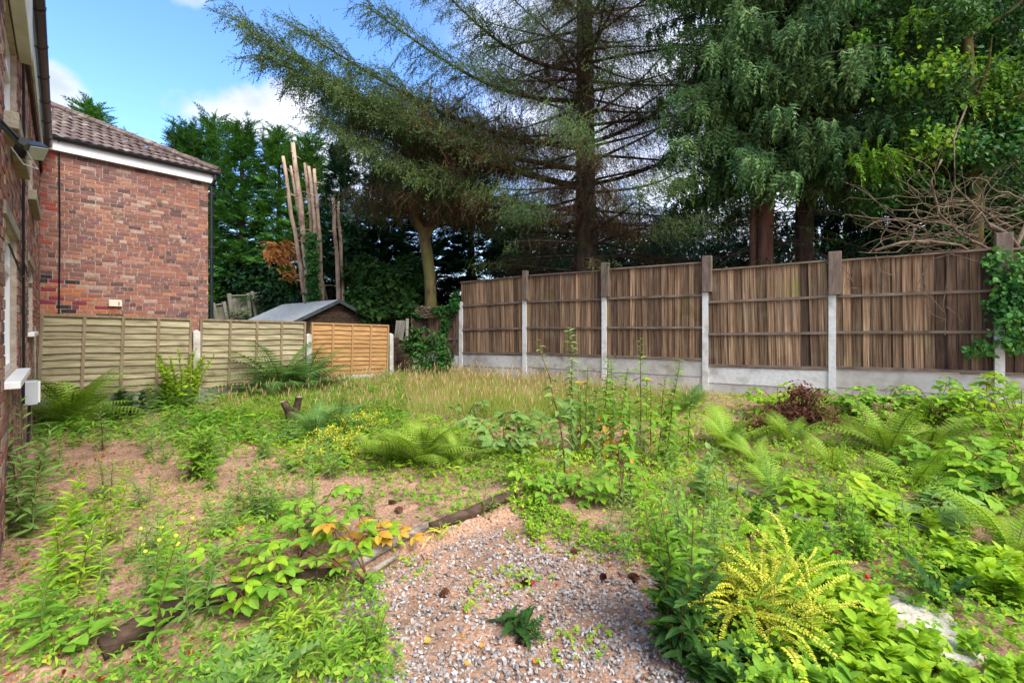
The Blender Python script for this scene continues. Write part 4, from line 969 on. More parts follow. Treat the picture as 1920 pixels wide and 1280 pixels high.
# ---- ivy mound and broadleaf cover right of the shed
def bushcloud(name, label, cat, blobs, mat, tpl, size, n, seed, group=None, stems=None):
    """blobs: (px,py,Y,rx,ry,rz) shells of leaves; real positions"""
    q = np.random.default_rng(seed); b = Bulk(); c0 = P(blobs[0][0], blobs[0][1], blobs[0][2]); t = thing(name, label, cat, (c0.x, c0.y, gz(c0.x, c0.y)), 0, group)
    w = Bulk()
    for (px, py, Y, rx, ry, rz) in blobs:
        c = np.array(P(px, py, Y)); m_ = int(n*rx*rz); d = q.normal(0, 1, (m_, 3)); d /= np.linalg.norm(d, axis=1)[:, None]
        lump = 1 + .22*np.sin(d[:, 0]*5 + px)*np.cos(d[:, 2]*6 + py) + .12*np.sin(d[:, 1]*9 + px)
        rad = (1 - .5*q.random(m_)**2.2)*lump; O = c + d*rad[:, None]*np.array([rx, ry, rz]); D = d*.5 + q.normal(0, .5, (m_, 3)) + np.array([0, 0, -.35])
        b.put(tpl, frames(D, d + np.array([0, 0, .5]) + q.normal(0, .3, (m_, 3)), size*q.uniform(.6, 1.3, m_)), O)
        for _ in range(8):
            e = c + q.normal(0, .35, 3)*np.array([rx, ry, rz]); w.tube([(c0.x + q.normal(0, .1), c0.y, gz(c0.x, c0.y) - .05), (np.array([c0.x, c0.y, 0]) + e)/2 + q.normal(0, .1, 3), e], [.03, .02, .006], 5, cap=False)
    tpart('foliage', b, mat, t); tpart('stems', w, M_twigdk, t); return t
bushcloud('ivy_mound', 'big dark ivy mound between the shed and the forked tree', 'ivy', [(730, 545, 13.6, .95, .6, .75), (690, 575, 13.3, .6, .5, .45), (775, 520, 13.9, .6, .5, .6), (770, 580, 13.2, .45, .4, .4), (690, 520, 14.2, .7, .5, .6)], LF_dark, LEAFIVY, .15, 5200, 31)
bushcloud('evergreen_shrub', 'dark evergreen shrub behind the bare poles and shed roof', 'shrub', [(560, 560, 16.2, 1.4, .6, .8), (470, 520, 16.6, 1.3, .6, 1.0), (660, 470, 15.4, .9, .6, 1.1)], LF_holly, LEAF8, .17, 2600, 32)
bushcloud('bright_shrub', 'small bright green shrub behind the black downpipe', 'shrub', [(406, 545, 17, .45, .5, .6)], LF_lime, LEAF8, .14, 3200, 33)
bushcloud('lime_shrub', 'sunlit lime green shrub glimpsed behind the fence at the right', 'shrub', [(1600, 462, 14, .55, .4, .25), (1655, 440, 14, .5, .4, .22), (1575, 450, 14.3, .3, .3, .22)], LF_lime, LEAF8, .12, 4200, 34)
bushcloud('ivy_clump', 'ivy hanging over the low fence section at the corner', 'ivy', [(842, 605, 11.9, .16, .10, .25), (855, 585, 11.8, .14, .1, .18), (832, 630, 11.9, .08, .08, .18), (790, 590, 12.3, .25, .1, .10), (826, 583, 12.0, .25, .1, .1), (855, 565, 11.65, .10, .1, .22)], LF_ivy, LEAFIVY, .085, 26000, 35)
b = Bulk(); q = np.random.default_rng(36)
for k in range(14):
    x0 = q.uniform(795, 812); pp = [P(x0 + q.normal(0, 10) + 10*math.cos(a), 585 + 9*math.sin(a) + q.normal(0, 2), 11.95 + q.normal(0, .04)) for a in np.linspace(0, 5, 7)]; b.tube(pp, .012, 5)
tag(obj('vine_coil', b.mesh('vine_coil', [M_vine])), 'coiled pale vine hanging on the low corner fence', 'vine')

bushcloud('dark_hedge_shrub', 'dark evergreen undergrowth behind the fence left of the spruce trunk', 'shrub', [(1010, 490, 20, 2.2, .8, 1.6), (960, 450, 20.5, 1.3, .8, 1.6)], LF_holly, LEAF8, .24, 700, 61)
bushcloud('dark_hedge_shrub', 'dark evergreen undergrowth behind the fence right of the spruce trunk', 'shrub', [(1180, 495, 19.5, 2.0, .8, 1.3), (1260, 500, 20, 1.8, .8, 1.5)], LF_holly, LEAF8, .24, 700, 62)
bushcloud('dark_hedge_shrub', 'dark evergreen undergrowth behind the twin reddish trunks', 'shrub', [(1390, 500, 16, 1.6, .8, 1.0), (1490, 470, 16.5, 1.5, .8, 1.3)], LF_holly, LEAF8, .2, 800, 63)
# ---- right-hand cypresses with blue green drooping foliage
def build_cyp(w, bl, seed):
    ax = ax_line((0, 0, 0), (.05, 0, 13))
    conifer(w, bl, None, ax, 4.1, 11.6, 150, lambda f: 2.25*(.87 + .2*math.sin(f*3 + seed)), (4, 24), .25, SPRD, .48, 22, .30, None, .9, -.9, rbr=.016, seed=41 + 2*seed, roll=.5, twig_n=5)
    conifer(w, bl, None, ax, 1.8, 4.1, 26, lambda f: 1.5, (-15, -5), .12, [NTWB[0]], .3, 7, .2, None, 1, -.2, rbr=.010, seed=seed + 1)
def build_cyplow(w, bl, seed):
    ax = ax_line((0, 0, 0), (.05, 0, 13))
    conifer(w, bl, None, ax, 2.2, 11.6, 150, lambda f: 2.5, (4, 24), .25, SPRD, .50, 18, .30, None, .9, -.5, rbr=.016, seed=45, roll=.5, twig_n=5)
def cypress(label, trunks, Y, seed, var, mat=LF_cyp, mb=M_barkred, kind='cyp', sc=1.0, rz=0.0):
    x = P(trunks[0][0], 480, Y).x; z = gz(x, Y); t = tree('cypress_tree', label, 'tree', (x, Y, z), 'cypresses behind the fence on the right')
    for (px, r0, dy) in trunks:
        xx = P(px, 480, Y + dy).x; w = Bulk(); trunk_tube(w, (xx, Y + dy, z - .2), (xx + .05, Y + dy, 13), r0, r0*.45, .07, seed, 12, 20, 1.25); tpart('trunk', w, mb, t, True)
    tm, cm = proto_crown(kind, var, build_cyp if kind == 'cyp' else build_cyplow)
    o = obj('limbs', tm, t, rot=(0, 0, rz), scale=(sc, sc, 1)); o = obj('crown', cm, t, rot=(0, 0, rz), scale=(sc, sc, 1)); set_mat(o, mat)
cypress('twin-trunk cypress with reddish bark and blue green drooping foliage', [(1434, .18, 0), (1411, .09, .15)], 9.9, 41, 0)
cypress('cypress with a dark single trunk right of the twin-trunk one', [(1503, .20, 0)], 10.2, 43, 1, mb=M_bark)
cypress('dark cypress standing behind the ivy clad tree at the right', [(1700, .2, 0)], 11.5, 45, 0, mat=LF_leyd, mb=M_bark, kind='cyplow')
cypress('dark cypress behind the far right of the fence', [(1890, .2, 0)], 10.8, 47, 0, mat=LF_leyd, mb=M_bark, kind='cyplow', rz=2.1)

# ---- ivy clad tree at the right edge
def ivy_tree():
    Y = 8.1; x = P(1816, 400, Y).x; t = tree('ivy_clad_tree', 'ivy clad tree at the right edge above the tangle of dead vines', 'tree', (x, Y, gz(x, Y)))
    w = Bulk(); pts = trunk_tube(w, (x, Y, gz(x, Y) - .2), (x + .1, Y, 10), .11, .06, .12, 3, 10, 16); 
    q = np.random.default_rng(5)
    for _ in range(34):
        z = q.uniform(2.8, 8.5); p = np.array([x, Y, z]); a = q.uniform(0, 6.28); l = q.uniform(.7, 2.0); e = p + np.array([math.cos(a)*l, math.sin(a)*l*.7, q.uniform(-.1, .8)]); w.tube([p, (p + e)/2 + q.normal(0, .1, 3), e], [.03, .02, .006], 5, cap=False)
    tpart('trunk', w, M_barkmoss, t, True)
    bl, b2, b3 = Bulk(), Bulk(), Bulk()
    blobs = [(1790, 40, .5), (1700, 60, .45), (1860, 90, .6), (1740, 150, .5), (1900, 180, .6), (1850, 230, .55), (1760, 250, .5), (1690, 270, .35), (1800, 310, .5), (1720, 330, .35), (1890, 320, .5), (1900, 20, .6), (1960, 120, .8), (1980, 300, .8), (1840, -40, .7), (1720, -60, .7), (1650, 130, .25), (1760, 380, .35), (1695, 380, .35), (1730, 420, .25), (1840, 345, .45), (1900, 380, .4), (1780, 330, .4), (1860, 420, .3), (1660, 350, .3), (1640, 60, .3), (1780, 440, .18), (1870, 450, .2), (1910, 430, .3)]
    for (px, py, rr) in blobs:
        c = np.array(P(px, py, Y + q.uniform(-.6, .5)))
        for _ in range(6):
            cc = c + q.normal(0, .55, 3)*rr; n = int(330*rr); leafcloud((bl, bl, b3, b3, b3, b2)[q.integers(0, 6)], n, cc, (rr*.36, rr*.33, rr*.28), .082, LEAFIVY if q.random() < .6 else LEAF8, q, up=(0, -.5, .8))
    for (px, py) in ((1790, 130), (1870, 125), (1740, 125), (1890, 215), (1830, 180), (1625, 300), (1650, 285), (1720, 270), (1660, 300), (1700, 45)):
        c = np.array(P(px, py, Y - .3)); n = 26; D = q.normal(0, .5, (n, 3)) + np.array([.2, -.4, -.35]); b2.put(SPRD[1], frames(D, (0, 0, 1), q.uniform(.2, .42, n)), c + q.normal(0, .12, (n, 3))*np.array([1.6, 1, .7]))
    tpart('ivy', bl, LF_ivy, t); tpart('leaf_sprays', b2, LF_mid, t); tpart('shaded_ivy', b3, LF_dark, t)  # last part: crown shade put into a darker leaf green on random clumps
ivy_tree()

# ---- tangle of dead vines on top of the fence
def vines():
    q = np.random.default_rng(8); b = Bulk()
    for i in range(120):
        Y = q.uniform(6.9, 7.9); px, py = q.uniform(1700, 1960), q.uniform(360, 478); a = q.uniform(0, 6.28) if q.random() < .5 else q.normal(2.95, .3); k = 9; pts = []
        step = q.uniform(9, 26); da = q.normal(0, .22)
        for j in range(k):
            pts.append(np.array(P(px, py, Y))); px += step*math.cos(a); py -= step*math.sin(a)*.75; a += da + q.normal(0, .3); Y += q.normal(0, .05)
            py = min(py, 468 + (1850 - px)*.03 if Y < 7.6 else 480)
        r0 = q.choice([.006, .009, .014, .026], p=[.55, .3, .12, .03]); b.tube(pts, np.linspace(r0, r0*.4, k), 5)
    for (pl, r0) in (([(1830, 480), (1800, 460), (1740, 452), (1690, 455), (1640, 470)], .022), ([(1860, 470), (1800, 440), (1760, 400), (1745, 340), (1765, 300)], .018), ([(1880, 460), (1840, 400), (1790, 350), (1788, 260), (1812, 200)], .013), ([(1900, 560), (1896, 500), (1912, 470), (1890, 440), (1850, 420)], .035), ([(1920, 600), (1905, 530), (1900, 470), (1925, 420)], .03)):
        b.tube([P(x, y, 7.0 + .1*math.sin(x)) for x, y in pl], r0, 7)
    t = tag(obj('vine_tangle', b.mesh('vine_tangle', [M_vine], True)), 'tangle of bare pale dead vine stems over the right end of the fence', 'vine')
    # twigs lying against the last panel, in its plane
    b = Bulk(); A_, B_ = RP[4], RP[5]
    def onf(px, py, off=.10):
        # solve point on the fence plane
        d = B_ - A_; u = (px - 960)/F; s = (u*A_[1] - A_[0])/(d[0] - u*d[1]); p = A_ + d*s; n_ = np.array([d[1], -d[0]])/np.linalg.norm(d); n_ = n_ if n_[1] < 0 else -n_
        return np.array([p[0] + n_[0]*off, p[1] + n_[1]*off, zat(py, p[1])])
    for pl in ([(1830, 492), (1780, 478), (1735, 490), (1728, 530), (1745, 560), (1770, 590)], [(1745, 560), (1722, 548), (1700, 545)], [(1775, 480), (1772, 530), (1765, 570), (1770, 600), (1768, 628)], [(1770, 600), (1745, 590), (1728, 560)], [(1770, 575), (1790, 590), (1800, 605)],
               [(1735, 500), (1715, 540), (1730, 545)], [(1768, 600), (1752, 606)], [(1640, 480), (1650, 510), (1672, 517)], [(1575, 495), (1590, 515), (1598, 530)], [(1600, 500), (1582, 540), (1606, 541)]):
        b.tube([onf(x, y, .09 + .02*random.random()) for x, y in pl], .006, 5)
    tag(obj('dead_vine', b.mesh('dead_vine', [M_vine])), 'thin dead vine twigs clinging to the rightmost fence panel', 'vine')
    # ivy on the right post
    b = Bulk(); q = np.random.default_rng(14)
    for (px, py, n, s) in ((1885, 545, 150, .10), (1900, 580, 170, .11), (1880, 600, 120, .09), (1910, 540, 120, .1), (1868, 520, 50, .06), (1850, 490, 40, .05), (1862, 480, 30, .05), (1880, 640, 70, .08), (1905, 630, 70, .08), (1842, 650, 36, .05), (1815, 655, 30, .045), (1860, 570, 60, .06), (1900, 500, 50, .08), (1835, 640, 14, .03), (1925, 600, 120, .15), (1935, 520, 120, .15)):
        leafcloud(b, n, onf(px, py, .16), (s, s*.5, s), .075, LEAFIVY, q, up=(-.2, -1, .3), spread=.5)
    tag(obj('post_ivy', b.mesh('post_ivy', [LF_ivy])), 'ivy growing over the right fence post', 'ivy')
vines()
# ================================================================ GARDEN
W2 = lambda v: (float(v[0]), float(v[1]), float(v[2]))
def tmesh(name, tpl, mats, smooth=False): return mesh_np(name, tpl[0], tpl[1], tpl[2], mats, smooth)
TL = dict(lance=T_leaf(.21, 4, .3, .35, shape=.85), ovate=T_leaf(.52, 5, .22, .25, serr=.05), ovser=T_leaf(.62, 9, .22, .28, serr=.07), small=T_leaf(.55, 3, .2, .2), tw=T_leaf(.44, 5, .3, .55, serr=.06), rnd=T_leaf(.9, 4, .18, .15, shape=.7), lance2=T_leaf(.30, 6, .25, .4, serr=.08))
def T_tri(n=3, leaf='ovate', pet=.35, spread=62, size=.62, tilt=-.1):
    b = Bulk(); b.raw([(-.012, 0, 0), (.012, 0, 0), (0, pet, .0)], [(0, 1, 2)], 1)
    angs = {3: (-spread, 0, spread), 5: (-112, -58, 0, 58, 112)}[n]
    for a in angs:
        s = size*(1.12 if a == 0 else (.95 if abs(a) < 90 else .72)); d = (math.sin(R(a)), math.cos(R(a)), tilt); b.put(TL[leaf], frames([d], (0, 0, 1), s), [(0, pet, 0)], 0)
    return b.tpl()
TL['tiny'] = T_leaf(.62, 2, .2, .2); TL['blade'] = T_leaf(.24, 2, .3, .4); TRI = T_tri(3, 'tiny', .3, 80, .5); TRIB = T_tri(3, 'ovser', .34, 66, .66); QUIN = T_tri(5, 'ovser', .30, 60, .62)
def T_frond(npair=22, arch=1.0, e0=70, seed=0, det=7, wid=.215, pn=.9):
    """arching fern frond, rachis in the YZ plane; pinnae with toothed pinnules"""
    r = np.random.default_rng(seed); b = Bulk(); k = 24; pts = [np.zeros(3)]; th_ = []
    for i in range(k):
        t = i/k; e = R(e0 - (e0 + 18)*arch*t**1.1); th_.append(e); pts.append(pts[-1] + np.array([0, math.cos(e), math.sin(e)])/k)
    pts = np.array(pts); b.tube(pts[::3], np.linspace(.009, .002, len(pts[::3])), 3, 1, cap=False)
    def at(t): j = t*k; i = int(min(j, k - 1)); return pts[i] + (pts[i + 1] - pts[i])*(j - i), th_[min(i, k - 1)]
    bl = T_blade(1, 1, .0)
    for i in range(npair):
        t = .10 + .88*(i/(npair - 1))**.95; p, e = at(t); prof = math.sin(math.pi*min(1, (.16 + .84*t)**1.15))**.75; L = wid*max(.10, prof)*r.uniform(.92, 1.08)
        f = np.array([0, math.cos(e), math.sin(e)]); nrm = np.array([0, -math.sin(e), math.cos(e)])
        for s in (-1, 1):
            d = np.array([s, 0, 0])*.93 + f*.36 - nrm*.16; d /= np.linalg.norm(d); side = np.cross(nrm, d)
            b.put(bl, frames([d], nrm, 1.0)*np.array([L*.07, L, 1])[None, None], [p], 0)
            for q in range(det):
                u = .04 + .92*q/det; pw = L*.135*(1 - u*.8)
                for s2 in (-1, 1):
                    d2 = side*s2 + d*.45; b.put(bl, frames([d2], nrm, 1.0)*np.array([L/det*.95, pw, 1])[None, None], [p + d*L*u - nrm*.10*L*u*u], 0)
    return b.tpl()
FRT = [T_frond(20, a, e, s, 6) for s, (a, e) in enumerate(((.75, 66), (.95, 55), (1.1, 44), (.65, 74)))]
FRM = {}
def fern(px, py, size, nf, mat, label, group='ferns', seed=0, azbias=None, off=0):
    g_ = G(px, py); t = thing('fern', label, 'fern', (g_.x, g_.y, g_.z - .02), 0, group); r = random.Random(seed + px)
    for i in range(int(nf*1.35)):
        j = r.randrange(4); key = (j, mat.name)
        if key not in FRM: FRM[key] = tmesh('frond', FRT[j], [mat, LF_sprig])
        az = i*2.4 + r.uniform(-.3, .3); s = 1.28*size*r.uniform(.7, 1.15)
        obj('frond', FRM[key], t, (r.uniform(-.03, .03), r.uniform(-.03, .03), 0), rot=(R(r.uniform(-12, 10)), R(r.uniform(-8, 8)), az), scale=s)
    return t
LM = {}
def leafmesh(kind, mat, mat2=None, nm='leaf'):
    key = (kind, mat.name)
    if key not in LM:
        tp_ = {**TL, 'tri': TRI, 'trib': TRIB, 'quin': QUIN}[kind]; LM[key] = tmesh(nm, tp_, [mat, mat2 or LF_sprig])
    return LM[key]
def Mdir(loc, d, nrm, s, roll=0):
    A = frames([d], nrm, s, np.array([roll]))[0]; M_ = Matrix.Identity(4)
    for i in range(3):
        for j in range(3): M_[i][j] = A[i][j]
        M_[i][3] = loc[i]
    return M_
def polyl(pts, t):
    j = t*(len(pts) - 1); i = int(min(j, len(pts) - 2)); return pts[i] + (pts[i + 1] - pts[i])*(j - i)
def stem_plant(px, py, h, label, cat='weed', nstem=1, leaf='lance', mat=LF_mid, lsize=.11, nl=30, lean=.12, from_=.1, stemr=.005, stemm=None, arr='spiral', taper=.5, up=.35, name='weed', group=None, seed=0, spread=.05, tip=None, tipmat=None, matlow=None, top_dir=None, droopL=0):
    g_ = G(px, py); t = thing(name, label, cat, (g_.x, g_.y, g_.z - .01), 0, group); r = random.Random(seed*7 + px + py); q = np.random.default_rng(px + py + seed)
    for s in range(nstem):
        hh = h*r.uniform(.72, 1.05) if nstem > 1 and s else h; a = r.uniform(0, 6.28); o = np.array([math.cos(a), math.sin(a), 0])*spread*r.uniform(.2, 1) if nstem > 1 else np.zeros(3)
        dl_ = np.array([math.cos(a), math.sin(a), 0])*lean*hh*r.uniform(.3, 1.2) if top_dir is None else np.array(top_dir)*hh
        k = 8; u = np.linspace(0, 1, k)[:, None]; pts = o + np.array([0, 0, hh])*u + dl_*u**1.8 + q.normal(0, .006, (k, 3))*hh; pts[0] = o
        b = Bulk(); b.tube(pts, np.linspace(stemr, stemr*.35, k)*(.7 + hh*.5), 5); obj('stem', b.mesh('stem', [stemm or M_stemr]), t)
        n = int(1.25*nl*hh/h)
        for i in range(n):
            f = from_ + (1 - from_)*(i/n); p = polyl(pts, f)
            if arr == 'spiral': azs = [i*2.4 + r.uniform(-.3, .3)]
            else: azs = [i*1.57 + r.uniform(-.2, .2), i*1.57 + math.pi + r.uniform(-.2, .2)]
            for az in azs:
                L = 1.35*lsize*(1 - taper*f)*(.75 + .25*math.sin(f*3))*r.uniform(.8, 1.2); d = (math.cos(az), math.sin(az), up + .9*f*f - droopL + r.uniform(-.4, .35))
                m_ = matlow if (matlow is not None and f < .45 and r.random() < .45) else mat
                obj('leaf', leafmesh(leaf, m_), t, M=Mdir(p, d, (r.uniform(-.3, .3), r.uniform(-.3, .3), 1), L, r.uniform(-.6, .6)))
        if tip is not None:
            for i in range(tip): 
                az = i*2.4; obj('flower', leafmesh('rnd', tipmat, nm='flower'), t, M=Mdir(pts[-1] + np.array([math.cos(az), math.sin(az), 0])*.012*math.sqrt(i) + np.array([0, 0, .01*math.sin(i)]), (math.cos(az), math.sin(az), .8), (0, 0, 1), .022))
    return t
def bramble(px, py, canes, label, leaf='trib', mat=LF_bright, lsize=.16, group='brambles', seed=0, matx=None, px_=.15, name='bramble', cat='bramble', upr=.10):
    """canes: (dx, dy, height, nleaves): arching stems from the root"""
    g_ = G(px, py); t = thing(name, label, cat, (g_.x, g_.y, g_.z), 0, group); r = random.Random(seed + px); q = np.random.default_rng(seed + py)
    for (dx, dy, hh, nl) in canes:
        k = 10; u = np.linspace(0, 1, k)[:, None]; pts = np.array([dx, dy, 0])*u + np.array([0, 0, 1])*(hh*np.sin(u*math.pi*.82)) + q.normal(0, .008, (k, 3))
        ez = gz(g_.x + dx, g_.y + dy) - g_.z; pts[:, 2] += ez*u[:, 0]; pts[0] = 0
        b = Bulk(); b.tube(pts, np.linspace(.005, .002, k), 5); obj('cane', b.mesh('cane', [M_stemr]), t)
        cd = np.array([dx, dy, 0])/(math.hypot(dx, dy) + 1e-6); pr = np.array([-cd[1], cd[0], 0])
        for i in range(nl):
            f = .12 + .88*(i + .5)/nl; p = polyl(pts, f); s = 1 if i % 2 else -1; d = pr*s*r.uniform(.5, 1) + cd*r.uniform(.1, .8) + np.array([0, 0, upr + r.uniform(-.15, .3)])
            m_ = matx if (matx is not None and r.random() < px_) else mat
            nrm = (r.uniform(-.3, .3), -.35 + r.uniform(-.3, .3), 1)
            obj('leaf', leafmesh(leaf, m_), t, M=Mdir(p, d, nrm, lsize*r.uniform(.65, 1.2), r.uniform(-.2, .2)))
    return t

# ---- ferns
fern(135, 770, .85, 20, LF_fern, 'fern at the foot of the lap fence left end, beside the grey box'); fern(160, 800, .5, 10, LF_fern, 'low fern in the corner by the near house wall')
fern(215, 762, .55, 10, LF_fernc, 'smaller fern under the second slat bay of the left lap panel'); fern(330, 765, .5, 9, LF_fernc, 'fern in front of the light green shrub by the lap fence')
fern(525, 722, 1.05, 22, LF_fernc, 'large cool green fern in front of the lap fence gap'); fern(580, 728, .95, 18, LF_fernc, 'large fern before the orange lap panel left edge'); fern(480, 738, .55, 10, LF_fernc, 'low fern left of the large fern pair')
fern(590, 815, .56, 14, LF_fernc, 'feathery fern just right of the tree stump'); fern(640, 800, .50, 11, LF_fernc, 'soft fern behind the yellow flowers'); fern(735, 706, .35, 7, LF_fernc, 'tiny fern below the post right of the orange panel')
fern(790, 872, .62, 20, LF_fern, 'big bright fern in the middle of the garden'); fern(745, 868, .42, 9, LF_fern, 'left shoulder fern of the big central fern'); fern(855, 868, .42, 9, LF_fern, 'small fern tucked right of the big central fern')
fern(1365, 842, .55, 11, LF_fernl, 'upright lime fern left of the maple'); fern(1420, 870, .45, 9, LF_fernl, 'lime fern with a drooping front frond'); fern(1480, 835, .45, 9, LF_fern, 'fern below the dark red maple')
fern(1665, 850, .62, 14, LF_fern, 'broad fern in front of the last concrete boards'); fern(1745, 850, .55, 12, LF_fern, 'fern right of the seed spikes'); fern(1720, 915, .45, 9, LF_fernl, 'low lime fern before the broad fern')
fern(1455, 930, .38, 8, LF_fernl, 'small lime fern among strawberry leaves'); fern(1905, 1040, .45, 9, LF_fernl, 'lime fern cut by the right edge'); fern(1290, 770, .5, 9, LF_fernc, 'fern among the tall buddleia stems'); fern(1070, 790, .45, 8, LF_fernc, 'fern at the left foot of the tall stems')
fern(700, 855, .30, 7, LF_fern, 'small fern beside the yellow flowers'); fern(1560, 880, .35, 8, LF_fern, 'small fern between the maple and broad fern')

# ---- brambles and large-leaved things
bramble(700, 1105, [(-.55, .12, .34, 7), (-.38, .02, .36, 6), (-.85, -.02, .26, 7), (-.5, -.14, .22, 6), (-1.0, .1, .2, 6)], 'bramble arching over the log with bright green leaves', leaf='quin', lsize=.125, mat=LF_mid, matx=LF_aut, px_=.12)
bramble(440, 1150, [(-.3, .1, .28, 7), (.25, .1, .28, 8), (.1, -.08, .2, 6), (-.35, -.06, .2, 7), (.35, -.02, .2, 7), (.1, .22, .25, 6)], 'bramble clump at the lower left with large fresh leaves', lsize=.125, mat=LF_mid, matx=LF_bright, px_=.4)
bramble(560, 1050, [(.3, .22, .40, 9), (.42, .1, .30, 7), (-.1, .18, .30, 6)], 'tall bramble cane over the needle litter above the log', leaf='quin', lsize=.14, mat=LF_mid)
bramble(640, 1045, [(.42, .25, .14, 9), (.3, .12, .16, 8), (.2, .3, .12, 7), (-.1, .1, .16, 6)], 'low bramble along the log turning orange and yellow', lsize=.115, mat=LF_bright, matx=LF_aut, px_=.62)
bramble(940, 850, [(.4, .15, .32, 11), (-.35, .1, .3, 10), (.1, .35, .42, 10), (.6, -.05, .25, 12), (-.1, -.2, .2, 8), (.3, -.25, .2, 9), (-.5, .3, .35, 9), (.55, .3, .4, 11), (.2, .1, .45, 9)], 'bramble mound with blue green leaves right of the central fern', lsize=.16, mat=LF_cool)
bramble(985, 915, [(.35, -.12, .12, 8), (.5, -.28, .10, 8), (.15, -.3, .14, 7), (-.15, .05, .2, 7)], 'trailing bramble with five-part leaves on bare litter', leaf='quin', lsize=.135, mat=LF_mid)
bramble(1075, 945, [(.28, -.08, .10, 6), (.1, .2, .16, 6), (-.3, .05, .10, 5)], 'bramble runner crossing the litter patch', leaf='quin', lsize=.13, mat=LF_mid)
bramble(1165, 950, [(.1, .1, .42, 9), (-.1, .05, .36, 9), (.22, .0, .3, 9), (-.22, -.05, .22, 7), (.1, -.12, .22, 8), (.0, .18, .48, 8)], 'rounded-leaf shrub at the litter patch below the tall stems', leaf='ovate', lsize=.12, mat=LF_mid, name='leafy_shrub', cat='shrub', group='shrubs')
bramble(875, 790, [(.2, .1, .25, 6), (-.2, .1, .25, 6), (.3, .1, .3, 6)], 'bramble sprig rising out of the dry grass', lsize=.13, mat=LF_cool)
for i, (px, py, h_, lb) in enumerate(((1905, 850, .62, 'bramble thicket at the right edge in front of the fence post'), (1840, 800, .55, 'bramble thicket beneath the rightmost gravel boards'), (1760, 790, .42, 'bramble below the middle of the last concrete board'), (1660, 785, .38, 'bramble mound behind the broad fern'), (1460, 775, .35, 'bright bramble at the foot of the maple'), (1600, 780, .33, 'low bramble right of the white post'),
                               (1880, 930, .38, 'bramble with broad leaves at the right edge'), (1790, 900, .32, 'bramble patch right of the fern'), (1560, 960, .22, 'low bramble among the ground cover'))):
    bramble(px, py, [(.45*math.cos(a), .35*math.sin(a), h_*(.7 + .35*math.sin(a*3)), 9) for a in np.arange(0, 6.2, .62)], lb, lsize=.15, mat=LF_mid if i % 2 else LF_bright, seed=i)
bramble(1910, 790, [(-.55, .1, .45, 12), (-.5, -.05, .55, 11), (-.3, .1, .6, 9)], 'long bramble cane reaching left across the last post', lsize=.15, mat=LF_bright)
bramble(1735, 975, [(.15, 0, .16, 5), (-.2, .05, .14, 5), (.3, .05, .14, 5), (-.05, -.08, .12, 4)], 'big blue green five-part bramble leaves in the right middle', leaf='quin', lsize=.26, mat=LF_cool)
bramble(1870, 960, [(.15, 0, .2, 4), (-.25, .05, .18, 5), (.1, .1, .22, 5)], 'big round bramble leaves near the right edge', leaf='quin', lsize=.26, mat=LF_mid)
bramble(110, 1235, [(.08, .05, .1, 4), (-.08, .02, .1, 3)], 'dark glossy leaves at the bottom left corner', leaf='ovser', lsize=.10, mat=LF_mid, name='dock_weed', cat='weed', group=None)
bramble(1400, 1090, [(.2, .2, .25, 9), (-.1, .3, .25, 8), (.25, .05, .2, 8)], 'leafy clump behind the golden shrub', leaf='trib', lsize=.11, mat=LF_bright, name='leafy_shrub', cat='shrub', group='shrubs')

# ---- tall thin stems (self-sown buddleia) in the middle
tall = [(1075, 862, 1.50, (-.02, .05)), (1100, 868, 1.05, (.02, .05)), (1130, 868, 1.15, (.06, .05)), (1060, 905, 1.35, (-.18, .35)), (1168, 868, 1.02, (.06, .1)), (1200, 850, 1.35, (.04, .1)), (1150, 855, 1.1, (-.02, .05)), (1235, 880, .95, (.14, .2)), (1250, 880, 1.15, (.20, .2)), (1090, 850, .8, (-.05, 0)), (1180, 885, .75, (0, 0)), (1290, 860, .75, (.06, 0)), (1110, 830, .7, (.1, 0)), (1220, 835, .75, (0, 0))]
names_ = ['tallest thin leafy stem, rising past the upper fence rail', 'thin stem with twisted leaves just right of the tallest', 'thin stem leaning towards the second concrete post', 'long dark stem leaning left across the dry grass', 'middle thin stem with pale leaf tuft against the fence', 'tall stem topped with a leaf tuft above the middle rail', 'bushy thin stem in the middle of the group', 'thin stem leaning right towards the third concrete post', 'rightmost tall stem leaning onto the white post', 'short leafy stem at the left foot of the group', 'short stem in front of the ragwort', 'short stem at the right of the group', 'short stem close behind the tallest', 'short stem close by the ragwort']
for i, ((px, py, h, (dx, dy)), nm) in enumerate(zip(tall, names_)):
    stem_plant(px, py, h, nm, 'sapling', 1, 'tw', LF_mid if i % 3 else LF_cool, .105, int(13 + 13*h), name='sapling', group='tall thin stems before the fence', arr='opposite' if i % 2 == 0 else 'spiral', from_=.12, top_dir=(dx, dy, 0), matlow=LF_aut if i in (2, 4, 6, 9, 10) else None, seed=i, taper=.45, stemr=.006, up=.1, droopL=.15)
for (px, py, h, n, lb) in ((1212, 790, .62, 60, 'orange yellow ragwort head before the concrete boards'), (1088, 800, .62, 26, 'smaller yellow ragwort head left of the big one')):
    stem_plant(px, py, h, lb, 'ragwort', 1, 'lance2', LF_mid, .12, 22, name='ragwort', tip=n, tipmat=LF_flowo, top_dir=(0, 0, 0), group='ragwort')

# ---- light green shrub by the lap fence
stem_plant(345, 748, .98, 'light green bushy shrub before the post of the lap fence', 'shrub', 16, 'small', LF_bright, .085, 46, .32, .12, .005, name='shrub', spread=.22, seed=3)
stem_plant(300, 765, .6, 'low green shrub left of the light green shrub', 'shrub', 8, 'small', LF_mid, .08, 30, .3, .1, name='shrub', spread=.2, seed=4)
stem_plant(252, 765, .42, 'dark broad-leaved shrub below the lap fence', 'shrub', 8, 'ovate', LF_dark, .13, 14, .35, .1, name='shrub', spread=.2, seed=5)
